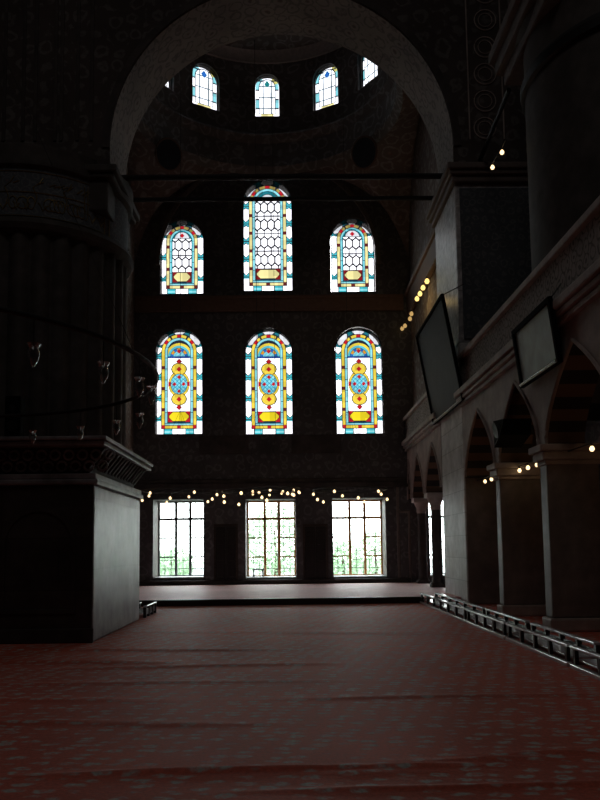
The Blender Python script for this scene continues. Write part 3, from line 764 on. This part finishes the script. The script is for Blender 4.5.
def stained(meshcache, key, w, kind, pitch, label):
    x0, x1, z0, z1 = w; WN[0] += 1
    W, H = x1 - x0, z1 - z0; k = 6.67 * 46.5 / (MIDW[1][1] - MIDW[1][0])
    root = empty('window_%d' % WN[0], ((x0 + x1) / 2, YW + .08, z0), **st(label, 'window'))
    if key not in meshcache: meshcache[key] = (glass_mesh(W * k / 2, H * k, kind, pitch, W, H), arch_frame(W + .02, H + .01).build('tmp_frame', 'dark_stone').data)
    gm, fm = meshcache[key]
    if bpy.data.objects.get('tmp_frame'): bpy.data.objects.remove(bpy.data.objects['tmp_frame'])
    g = bpy.data.objects.new('stained_glass', gm); C.objects.link(g); g.parent = root
    f = bpy.data.objects.new('window_frame', fm); C.objects.link(f); f.parent = root
    portal('portal', ((x0 + x1) / 2, YW + .6, (z0 + z1) / 2), W, H)
cache = {}
# ground windows: wooden casements with glass, iron grille outside, deep sill
def casement(w, fm, label, side):
    x0, x1, z0, z1 = w; WN[0] += 1; W, H = x1 - x0, z1 - z0
    root = empty('window_%d' % WN[0], ((x0 + x1) / 2, YW + 1.3, z0), **st(label, 'window'))
    off = {-1: .10, 0: .0, 1: -.10}[side] * 0
    mb = MB(); h = W / 2
    for (a, b) in ((-h, -h + .07), (h - .07, h)): mb.cbox(a, b, -.05, .05, 0, H, .01)
    mb.cbox(-h, h, -.05, .05, 0, .09, .01); mb.cbox(-h, h, -.05, .05, H - .07, H, .01)
    ia, ib = -h + W * .365, -h + W * .66
    zt = H * .765
    for c in (ia, ib): mb.cbox(c - .055, c + .055, -.045, .045, 0, H, .01)
    mb.cbox(-h, h, -.045, .045, zt - .05, zt + .05, .01)
    mb.build('window_frame', fm, root)
    mb = MB()
    for (a, b) in ((-h + .06, ia - .03), (ib + .03, h - .06)):
        for zz in (H * .265, H * .515): mb.box(a, b, -.02, .02, zz - .032, zz + .032)
    mb.build('glazing_bar', fm, root)
    mb = MB(); mb.box(-h + .03, h - .03, -.006, .006, .05, H - .04); mb.build('pane', 'clear_glass', root)
    mb = MB()
    for i in range(1, 8): x = -h + W * i / 8; mb.tube([(x, .14, 0), (x, .14, H)], .014, 5)
    for i in range(1, 9): z = H * i / 9; mb.tube([(-h, .155, z), (h, .155, z)], .013, 5)
    mb.build('iron_grille', 'iron', root)
    mb = MB(); mb.cbox(-h + .01, h - .01, -1.27, -.05, -.0, .05, .015); mb.build('window_sill', 'grey_stone', root)
    portal('portal', ((x0 + x1) / 2, YW + 1.48, (z0 + z1) / 2), W, H)
casement(GROUND[0], 'frame_white', 'tall pale framed window at floor level nearest the stone lodge', -1)
casement(GROUND[1], 'frame_brown', 'tall brown wooden framed window at floor level between the two dark cupboards', 0)
casement(GROUND[2], 'frame_brown', 'tall window at floor level nearest the arcade with a sunlit reveal', 1)
casement(AIS, 'frame_white', 'tall window half hidden behind the slender arcade columns', 1)
stained(cache, 'm', MIDW[0], 'mid', 139, 'round headed multicoloured stained glass window above the window beside the stone lodge')
stained(cache, 'm', MIDW[1], 'mid', 139, 'round headed multicoloured stained glass window above the brown framed window')
stained(cache, 'm', MIDW[2], 'mid', 139, 'round headed multicoloured stained glass window nearest the big dark hanging board')
stained(cache, 's', UPW[0], 'side', 152, 'short pale stained glass window in the upper row nearest the fluted pillar')
stained(cache, 't', UPW[1], 'tall', 121, 'tallest stained glass window, centre of the upper row with white hexagon panes')
stained(cache, 's', UPW[2], 'side', 152, 'short pale stained glass window in the upper row nearest the square pier')
dl = ['small round headed window in the middle of the dome drum', 'small round headed drum window with a blue lozenge, between the middle one and the cut off one', 'small round headed drum window nearest the fluted pillar',
      'small drum window half cut off by the great arch', 'small drum window hidden behind the great arch beside the fluted pillar']
gmd = {}
for i, t in enumerate(TH):
    WN[0] += 1; a = PI / 2 - math.radians(t); r = DR + .16
    loc = (DC[0] + r * math.cos(a), DC[1] + r * math.sin(a), wz0 - dz[i]); Hh = wz1 - wz0
    root = empty('window_%d' % WN[0], loc, -math.radians(t), **st(dl[i], 'window'))
    key = min(i, 2)
    if key not in gmd: gmd[key] = glass_mesh(82, 292, 'dome', min(key, 1), wws[i] + .06, Hh + .03)
    g = bpy.data.objects.new('stained_glass', gmd[key]); C.objects.link(g); g.parent = root
    fo = arch_frame(wws[i] + .04, Hh + .02, .035).build('window_frame', 'dark_stone', root)
    portal('portal', (DC[0] + (r + .2) * math.cos(a), DC[1] + (r + .2) * math.sin(a), (wz0 + wz1) / 2 - dz[i]), ww, Hh, (-PI / 2, 0, -math.radians(t)))

# dark cupboards in the wall between the low windows
for (xa, xb, lab) in [(214, 238, 'dark wooden wall cupboard between the pale framed and brown framed windows'), (303, 328, 'dark wooden wall cupboard between the brown framed window and the one nearest the arcade')]:
    a, b, z0, z1 = px_rect(xa, xb, 524, 580); w = (b - a) / 2
    t = empty('wall_cupboard', ((a + b) / 2, YW - .02, z0), label=lab, cat='cupboard', group='dark cupboards between the low windows')
    mb = MB(); mb.cbox(-w, -w + .08, -.06, 0, 0, z1 - z0, .01); mb.cbox(w - .08, w, -.06, 0, 0, z1 - z0, .01); mb.cbox(-w, w, -.07, 0, z1 - z0 - .1, z1 - z0, .01); mb.build('door_frame', 'dark_wood', t)
    for s in (-1, 1):
        x0_, x1_ = (-w + .08, -.005) if s < 0 else (.005, w - .08)
        mb = MB(); mb.cbox(x0_, x1_, -.03, 0, .02, z1 - z0 - .1, .005)
        for k in range(3):
            zz = .12 + k * (z1 - z0 - .3) / 3; mb.cbox(x0_ + .06, x1_ - .06, -.045, -.025, zz, zz + (z1 - z0 - .5) / 3, .012)
        d = mb.build('door', 'black_wood', t)
        MB().tube([(-s * -.06 * 1, -.03, 1.0), (s * .06, -.075, 1.03), (s * .06, -.075, 1.13), (s * .06, -.03, 1.16)], .008, 6).build('handle', 'iron', d, smooth=True)
# panel and pilaster between last window and arcade
mb = MB(); a = atY(397, 540, YW).x
mb.cbox(a, a + .12, YW - .06, YW, PZ, 4.2, .02); mb.cbox(a + .45, a + .55, YW - .06, YW, PZ, 3.0, .02); mb.cbox(a + .1, a + .5, YW - .05, YW, 2.9, 3.0, .02)
mb.build('trim_10', 'pink_trim', **st('slim stone pilaster strips between the last low window and the arcade', 'trim'))
# small low bench seen in the middle window
bx = atY(258, 570, YW + .9).x; bt = empty('low_bench', (bx, YW + .9, GROUND[1][2] + .05), label='small dark low bench on the sill of the brown framed window', cat='bench')
MB().cbox(-.22, .26, -.11, .11, .26, .30, .01).build('seat', 'black_wood', bt)
for sx in (-.17, .2): MB().cbox(sx - .03, sx + .03, -.10, .10, 0, .26, .01).build('leg', 'black_wood', bt)

# ------------------------------------------------------------------ iron tie rods
def rod(name, a, b, r, label, sq=True):
    o = MB().tube([a, b], r, 8).build(name, 'iron', smooth=True, label=label, cat='tie rod', group='iron tie rods'); return o
zr = atY(285, 177, 22.5).z
rod('tie_rod', (XM - RM + .02, 22.5, zr), (XA - .02, 22.5, zr), .09, 'thick black iron tie rod across the great arch, the upper one in view')
y2_ = 22.5 * (zr - 1.6) / (zr - 1.6); q = atY(285, 199, 24.0)
rod('tie_rod', (XM - RM + .02, 24.0, q.z), (XA - .02, 24.0, q.z), .075, 'thinner black iron tie rod across the great arch, just above the tall stained window head')
pa, pb = atX(524, 92, XA + .15), atX(481, 158, XA + .15); zz = (pa.z + pb.z) / 2
def rod_end():
    q = atY(480, 160, Y1); return Vector((q.x, Y1 - .02, q.z))
re_ = rod_end()
rod('tie_rod', (5.40, 17.75, re_.z), re_, .06, 'black iron tie rod slanting from the giant round pillar to the square pier')

# ------------------------------------------------------------------ bulb strings
def bulb_string(name, root_loc, pts, r, m, label, cat='string of lights', rodline=None, glow=None):
    t = empty(name, root_loc, label=label, cat=cat)
    if rodline: MB().tube([Vector(p) - Vector(root_loc) for p in rodline], .012, 6).build('cable', 'wire', t, smooth=True)
    for p in pts:
        p = Vector(p) - Vector(root_loc)
        s = MB().lathe([(.0, r * 1.9), (r * .35, r * 1.9), (r * .4, r * 1.1), (.0, r * 1.0)], 8).build('socket', 'iron', t, loc=p)
        MB().lathe([(.0, -r), (r * .6, -r * .8), (r, 0), (r * .75, r * .7), (r * .35, r * 1.2), (0, r * 1.3)], 12).build('bulb', m, s, smooth=True)
    return t
xb = XA - .10
b1 = [atX(*p, xb) for p in [(427, 281.5), (423, 288), (420, 294), (417, 299)]]
zb = sum(p.z for p in b1) / 4
bulb_string('light_string', (xb, b1[0].y, zb + .1), [(xb, p.y, p.z) for p in b1], .085, 'bulb_yellow', 'four bright yellow bulbs in a row on the bay cornice beside the square pier', rodline=[(xb, Y2 + .0, zb + .16), (xb, 28.9, zb + .16)])
b2 = [atX(*p, xb) for p in [(411.5, 314), (410, 319), (405, 326), (400.5, 332)]]
z2 = sum(p.z for p in b2) / 4
bulb_string('light_string', (xb, b2[0].y, z2 + .1), [(xb, min(p.y, YW - .2), p.z) for p in b2], .08, 'bulb_dim', 'faint amber bulbs in a row further along the bay cornice toward the far wall', rodline=[(xb, b2[0].y - .6, z2 + .16), (xb, YW - .02, z2 + .16)])
b3 = [atX(*p, XA + .12) for p in [(502, 152.5), (492.5, 167.5)]]
bulb_string('light_string', (XA + .12, b3[0].y, b3[0].z), b3, .05, 'bulb', 'two bare bulbs under the slanting iron rod between pillar and square pier', rodline=[b3[0] + Vector((0, -.3, .14)), b3[0] + Vector((0, 0, .1)), b3[1] + Vector((0, 0, .1)), b3[1] + Vector((0, .35, .12))])
for pl, lab, ends in [([(485, 480), (491.5, 480), (499.5, 478)], 'warm bulbs hung in the pointed arch next to the square pier', (17.9, Y1)),
                      ([(519.5, 470), (528, 468.5), (537, 465)], 'three warm bulbs hung in the arch below the black loudspeaker', (14.7, 17.5)),
                      ([(592, 449)], 'single warm bulb in the striped arch at the edge of the view', (11.2, 14.25))]:
    X = XA + .35; ps = [atX(*p, X) for p in pl]; z = sum(p.z for p in ps) / len(ps)
    bulb_string('light_string', (X, ps[0].y, z), [(X, p.y, z) for p in ps], .045, 'bulb' if len(pl) > 1 or pl[0][0] > 550 else 'bulb_dim', lab, rodline=[(X, ends[0], z + .1), (X, ends[1], z + .1)])

# ------------------------------------------------------------------ chandeliers
def chandelier(cx, cy, z, R, n, label, ztop, phase=0, lampr=.05, mbulb='bulb', hang=.12, alt=.0, thick=.02, glass=True, ang=None, name='chandelier', spokes=True):
    t = empty(name, (cx, cy, z), label=label, cat='chandelier', group='ring chandeliers')
    MB().tube([(R * math.cos(2 * PI * i / 64), R * math.sin(2 * PI * i / 64), 0) for i in range(64)], thick, 8, True).build('ring', 'iron', t, smooth=True)
    if spokes:
        for i in range(2):
            a = PI * i / 2 + .4; MB().tube([(R * math.cos(a), R * math.sin(a), 0), (-R * math.cos(a), -R * math.sin(a), 0)], thick * .6, 6).build('spoke', 'iron', t, smooth=True)
    hub = min(ztop - z - .5, 2.2 * R)
    for i in range(4):
        a = PI / 2 * i + .4; MB().tube([(R * math.cos(a), R * math.sin(a), 0), (0, 0, hub)], .004, 5).build('suspension_wire', 'wire', t)
    MB().tube([(0, 0, hub), (0, 0, ztop - z)], .008, 5).build('suspension_wire', 'wire', t)
    for i in range(n):
        a = (2 * PI * i / n + phase) if ang is None else ang[i]
        h = hang + (alt if i % 2 else 0); p = (R * math.cos(a), R * math.sin(a), -h)
        lp = MB().tube([(0, 0, h), (0, 0, lampr * 1.2)], .005, 5).build('lamp_hanger', 'wire', t, loc=p)
        if glass:
            MB().lathe([(lampr * .2, -lampr * 2.4), (lampr * .3, -lampr * 2.2), (lampr * .9, -lampr * 1.0), (lampr * 1.05, 0), (lampr * .8, lampr * .9), (lampr * 1.25, lampr * 1.7)], 14).build('lamp_glass', 'lamp_glass', lp, smooth=True)
        if mbulb: MB().lathe([(.0, -lampr), (lampr * .6, -lampr * .8), (lampr, 0), (lampr * .7, lampr * .7), (lampr * .3, lampr * 1.2), (0, lampr * 1.3)], 12).build('bulb', mbulb, lp, smooth=True)
    return t
def ch_at(xc, yc, Y, rpx): p = atY(xc, yc, Y); return p.x, p.y, p.z, rpx / F * Y
for (xc, yc, Y, rpx, n, ph, alt, lab) in [(180, 497, 26.8, 37, 10, .2, .20, 'ring chandelier with lit bulbs hanging in front of the pale framed low window'),
                                     (258, 498, 23.1, 36, 9, .1, .22, 'wide ring chandelier with lit bulbs hanging in front of the brown framed low window'),
                                     (276, 494, 28.0, 24, 12, .3, .06, 'small dense ring chandelier with lit bulbs just before the brown framed window'),
                                     (350, 496, 25.6, 37, 10, .45, .22, 'ring chandelier with lit bulbs hanging in front of the low window nearest the arcade')]:
    x, y, z, R = ch_at(xc, yc, Y, rpx)
    chandelier(x, y, z + .2, R, n, lab, (ZM + RM - .3) if Y < 24.2 else ZB + 1, ph, .046, 'bulb', .12, alt, .014, glass=False)
# large unlit chandelier near the viewer
def project(p):
    d = Vector(p) - EYE; z = d.dot(fw); return 300 + SX + F * d.dot(RT) / z, 400 + SY - F * d.dot(UP) / z
H_ = 2.1
A_, B_, T_ = atZ(0, 309, 3.7), atZ(0, 416, 3.7), atZ(152, 388, 3.7)
def circ(a, b, c):
    ax, ay, bx, by, cx, cy = a.x, a.y, b.x, b.y, c.x, c.y; d = 2 * (ax * (by - cy) + bx * (cy - ay) + cx * (ay - by))
    ux = ((ax * ax + ay * ay) * (by - cy) + (bx * bx + by * by) * (cy - ay) + (cx * cx + cy * cy) * (ay - by)) / d
    uy = ((ax * ax + ay * ay) * (cx - bx) + (bx * bx + by * by) * (ax - cx) + (cx * cx + cy * cy) * (bx - ax)) / d
    return ux, uy, math.hypot(ax - ux, ay - uy)
cx, cy, CR = circ(A_, B_, T_)
ang = []
for (px, py) in [(34, 355), (103, 376), (139, 389), (150, 400), (139, 415), (116, 423), (80, 432), (33, 437)]:
    best = min((math.hypot(project((cx + CR * math.cos(a), cy + CR * math.sin(a), 3.365))[0] - px, .5 * (project((cx + CR * math.cos(a), cy + CR * math.sin(a), 3.365))[1] - py)), a) for a in [i * PI / 720 - PI for i in range(1440)])
    ang.append(best[1])
ang += [ang[0] - .55, ang[0] - 1.1, ang[-1] + .5, ang[-1] + 1.0, ang[-1] + 1.5, ang[0] - 1.65]
nc = chandelier(cx, cy, 3.7, CR, len(ang), 'large black iron ring chandelier with unlit glass lamps in front of the stone lodge', ZT - .05, 0, .052, None, .335, 0, .026, True, ang, spokes=False)

# ------------------------------------------------------------------ hanging boards and loudspeakers
def board(bl, br, tl, tr, fm, label, frame=.07):
    """four world corners -> framed leaning board"""
    c = (bl + br + tl + tr) / 4; t = empty('hanging_board', c, label=label, cat='board', group='boards hung on the stonework')
    P = [v - c for v in (bl, br, tr, tl)]; nrm = (P[1] - P[0]).cross(P[3] - P[0]).normalized()
    if nrm.x > 0: nrm = -nrm
    mb = MB(); vs = P + [p - nrm * .05 for p in P]; mb.add(vs, [(0, 1, 2, 3), (7, 6, 5, 4), (0, 4, 5, 1), (1, 5, 6, 2), (2, 6, 7, 3), (3, 7, 4, 0)]); mb.build('panel', fm, t)
    q = [p + nrm * .015 for p in P]
    mb = MB()
    for i in range(4):
        a, b = q[i], q[(i + 1) % 4]; d = (b - a).normalized(); s = d.cross(nrm).normalized() * frame / 2
        vs = [a - s - d * frame / 2, a + s - d * frame / 2, b + s + d * frame / 2, b - s + d * frame / 2]; vs = [v - nrm * .05 for v in vs] + [v + nrm * .035 for v in vs]
        mb.add(vs, [(0, 1, 2, 3), (7, 6, 5, 4), (0, 4, 5, 1), (1, 5, 6, 2), (2, 6, 7, 3), (3, 7, 4, 0)])
    mb.build('frame', 'black', t)
    mb = MB()
    lip0, lip1 = P[0] + nrm * .06, P[1] + nrm * .06; mb.tube([lip0, lip1], .03, 6); mb.build('lower_edge', 'silver', t)
    for p in (P[2], P[3]): MB().tube([p, p * .98 + Vector((XA - c.x - p.x - .0, 0, .35)) ], .012, 5).build('hanging_wire', 'wire', t)
    return t
xb_ = XA - .12
b0, b1_ = atX(463.5, 399, xb_), atX(434.5, 423.5, xb_); zbm = (b0.z + b1_.z) / 2
def topat(px, py, Y): return atY(px, py, Y)
t0, t1 = topat(442, 296.5, b0.y), topat(417.5, 335.5, b1_.y); xt = (t0.x + t1.x) / 2; ztm = (t0.z + t1.z) / 2
board(Vector((xb_, b1_.y, zbm)), Vector((xb_, b0.y, zbm)), Vector((xt, b1_.y, ztm)), Vector((xt, b0.y, ztm)), 'board_dark', 'very large dark framed board leaning out from the square pier')
b0, b1_ = atX(560, 360, xb_), atX(523, 385.5, xb_); zbm = (b0.z + b1_.z) / 2
t0, t1 = topat(551.5, 302, b0.y), topat(513, 330.5, b1_.y); xt = (t0.x + t1.x) / 2; ztm = (t0.z + t1.z) / 2
board(Vector((xb_, b1_.y, zbm)), Vector((xb_, b0.y, zbm)), Vector((xt, b1_.y, ztm)), Vector((xt, b0.y, ztm)), 'board_pale', 'smaller pale greenish framed board leaning out above the wide arcade pier', .09)
# loudspeaker hung in the arch
c = atX(513, 432, XA - .05)
ls = empty('mounted_loudspeaker', c, label='black loudspeaker tilted down in the pointed arch beside the pale board', cat='loudspeaker')
mb = MB(); vs = [(-.30, -.40, .22), (-.30, .42, .30), (.28, .42, .30), (.28, -.40, .22), (-.36, -.30, -.10), (-.30, .40, -.28), (.28, .40, -.28), (.28, -.30, -.10)]
mb.add(vs, [(0, 1, 2, 3), (7, 6, 5, 4), (0, 4, 5, 1), (1, 5, 6, 2), (2, 6, 7, 3), (3, 7, 4, 0)]); mb.build('cabinet', 'black', ls)
disc(MB(), (-.345, 0.05, .05), (-1, 0, -.2), .17, .02, 20).build('speaker_cone', 'iron', ls)
MB().tube([(.1, .42, 0), (.1, .75, .0), (.1, .85, -.25)], .025, 6).build('wall_mount', 'iron', ls)
# loudspeaker on the lodge
p = atY(13, 411, LY0 + .25)
zs = zk1 + .045
ls2 = empty('loudspeaker', (p.x, LY0 + .35, zs), label='black box loudspeaker standing on the stone lodge under the big ring chandelier', cat='loudspeaker')
hh = atY(13, 396, LY0 + .25).z - zs
MB().cbox(-.14, .14, -.13, .13, 0.02, hh, .02).build('cabinet', 'black', ls2)
disc(MB(), (0, -.131, hh * .32), (0, -1, 0), .10, .015, 20).build('speaker_cone', 'iron', ls2); disc(MB(), (0, -.131, hh * .72), (0, -1, 0), .06, .012, 20).build('speaker_cone', 'iron', ls2)
MB().cbox(-.12, .12, -.11, .11, 0, .022, .005).build('foot', 'black', ls2)

# ------------------------------------------------------------------ low wooden racks
def rack(x0, x1, y0, y1, z, posts, label, shelf=True):
    t = empty('low_shoe_rack', ((x0 + x1) / 2, y0, 0), label=label, cat='shoe rack', group='low wooden racks on the carpet'); L = y1 - y0; h = (x1 - x0) / 2
    MB().cbox(-h - .03, -h + .05, 0, L, 0.0, .06, .012).build('bottom_rail', 'rail_wood', t)
    MB().cbox(-h - .02, -h + .06, 0, L, z - .035, z, .01).build('top_rail', 'rail_wood', t)
    MB().cbox(h - .06, h + .03, .1, L - .05, z - .03, z + .005, .01).build('top_rail', 'rail_wood', t)
    for i in range(posts):
        y = .06 + (L - .2) * i / (posts - 1)
        MB().cbox(-h - .0, -h + .05, y, y + .09, .06, z - .035, .008).build('post', 'black_wood', t)
        MB().cbox(h - .05, h + .02, y, y + .09, 0, z - .03, .008).build('post', 'black_wood', t)
    if shelf: MB().cbox(-h + .05, h - .05, .05, L - .05, .10, .125, .006).build('shelf', 'rail_wood', t)
    MB().cbox(h - .02, h + .0, .05, L - .05, .06, .2, .005).build('back_board', 'black_wood', t)
    return t
zr_ = .29
xf = 3.63
for (ya, yb_, n, lab) in [(16.3, 21.8, 7, 'long low wooden rack at the foot of the big square pier'), (13.32, 16.2, 5, 'low wooden rack in the middle of the row below the pointed arches'),
                         (10.3, 13.2, 5, 'low wooden rack in front of the wide arcade pier'), (6.0, 10.2, 6, 'low wooden rack nearest the viewer, running out of the view')]:
    rack(xf, xf + .44, ya, yb_, zr_, n, lab)
rack(-3.78, -3.36, 18.35, 19.9, .27, 4, 'short dark low rack just behind the stone lodge corner')

# ------------------------------------------------------------------ outside
MB().box(-60, 60, YW + 1.52, 120, -.6, -.5).build('ground_outside', 'outside_ground', **st('pale ground outside the windows', 'ground'))
def tree(x, y, h, r, n, label, trunk=.12, zlo=.0):
    t = empty('garden_tree', (x, y, -.5), label=label, cat='tree', group='trees outside the windows')
    MB().tube([(0, 0, 0), (.05, 0, h * .35), (-.03, .05, h * .7)], [trunk, trunk * .7, trunk * .35], 7).build('trunk', 'bark', t, smooth=True)
    rn = random.Random(int(x * 10 + y)); mb = MB()
    for i in range(n):
        while True:
            p = Vector((rn.uniform(-1, 1), rn.uniform(-1, 1), rn.uniform(-1, 1)))
            if .45 < p.length < 1: break
        c = Vector((p.x * r, p.y * r, zlo + (h - zlo) * (.5 + .5 * p.z))) ; s = rn.uniform(.07, .16)
        a = Vector((rn.gauss(0, 1), rn.gauss(0, 1), rn.gauss(0, 1))).normalized(); b = a.orthogonal().normalized()
        mb.add([c - a * s, c + b * s * .5, c + a * s, c - b * s * .5], [(0, 1, 2, 3)])
    mb.build('foliage', 'leaf', t)
for (x, y, h, r, n, lab, zlo) in [(-5.6, 37.5, 2.2, 1.1, 900, 'pale green shrub outside the pale framed window, toward its outer side', .2), (-3.2, 38.5, 2.5, 1.0, 900, 'pale green shrub outside the pale framed window, toward the middle', .2),
                                 (-.7, 39.5, 4.2, 1.9, 1900, 'tallest pale green tree outside the brown framed window', .4), (2.6, 38.0, 2.4, 1.0, 900, 'pale green shrub outside the window nearest the arcade', .2), (4.4, 40.0, 2.9, 1.1, 900, 'pale green shrub further along, outside the window nearest the arcade', .2)]:
    tree(x, y, h, r, n, lab, zlo=zlo)

# ------------------------------------------------------------------ light
w = bpy.data.worlds.new('world'); S_.world = w; w.use_nodes = True; nt = w.node_tree; nt.nodes.clear()
o = N(nt, 'ShaderNodeOutputWorld'); bg = N(nt, 'ShaderNodeBackground'); tc = N(nt, 'ShaderNodeTexCoord'); sp = N(nt, 'ShaderNodeSeparateXYZ')
nt.links.new(tc.outputs['Generated'], sp.inputs[0])
c = ramp(nt, sp.outputs[2], [(0, (1, 1, 1)), (.8, (.86, .93, 1.0))]); nt.links.new(c, bg.inputs[0]); bg.inputs[1].default_value = SKY
nt.links.new(bg.outputs[0], o.inputs[0])
def area(name, loc, rot, sx, sy, e, col):
    l = bpy.data.lights.new(name, 'AREA'); l.shape = 'RECTANGLE'; l.size = sx; l.size_y = sy; l.energy = e; l.color = col
    q = bpy.data.objects.new(name, l); C.objects.link(q); q.location = loc; q.rotation_euler = rot; return q
# added fill lamp under the vault, standing in for unseen hall windows
area('hall_fill', (-2, 4, ZT - .3), (0, 0, 0), 8, 8, 215, (1, .93, .88))
def point(name, loc, e, col, r=.15):
    l = bpy.data.lights.new(name, 'POINT'); l.energy = e; l.color = col; l.shadow_soft_size = r
    q = bpy.data.objects.new(name, l); C.objects.link(q); q.location = loc; return q

for (x, y, z, e) in [(XA + .35, 19.2, 3.0, 1.5), (XA + .35, 15.9, 3.0, 1.6), (XA + .35, 12.4, 3.1, 1.6)]: point('aisle_bulb_light', (x, y, z), e, (1, .62, .30), .08)
point('cornice_bulb_light', (XA - .35, 27.2, 10.3), 10, (1, .68, .25), .08)
S_.view_settings.view_transform = 'Standard'; S_.view_settings.look = 'None'; S_.view_settings.exposure = 0; S_.view_settings.gamma = 1
S_.cycles.use_denoising = True; S_.cycles.max_bounces = 6; S_.cycles.transparent_max_bounces = 12; S_.cycles.sample_clamp_indirect = 3
S_.cycles.caustics_reflective = False; S_.cycles.caustics_refractive = False
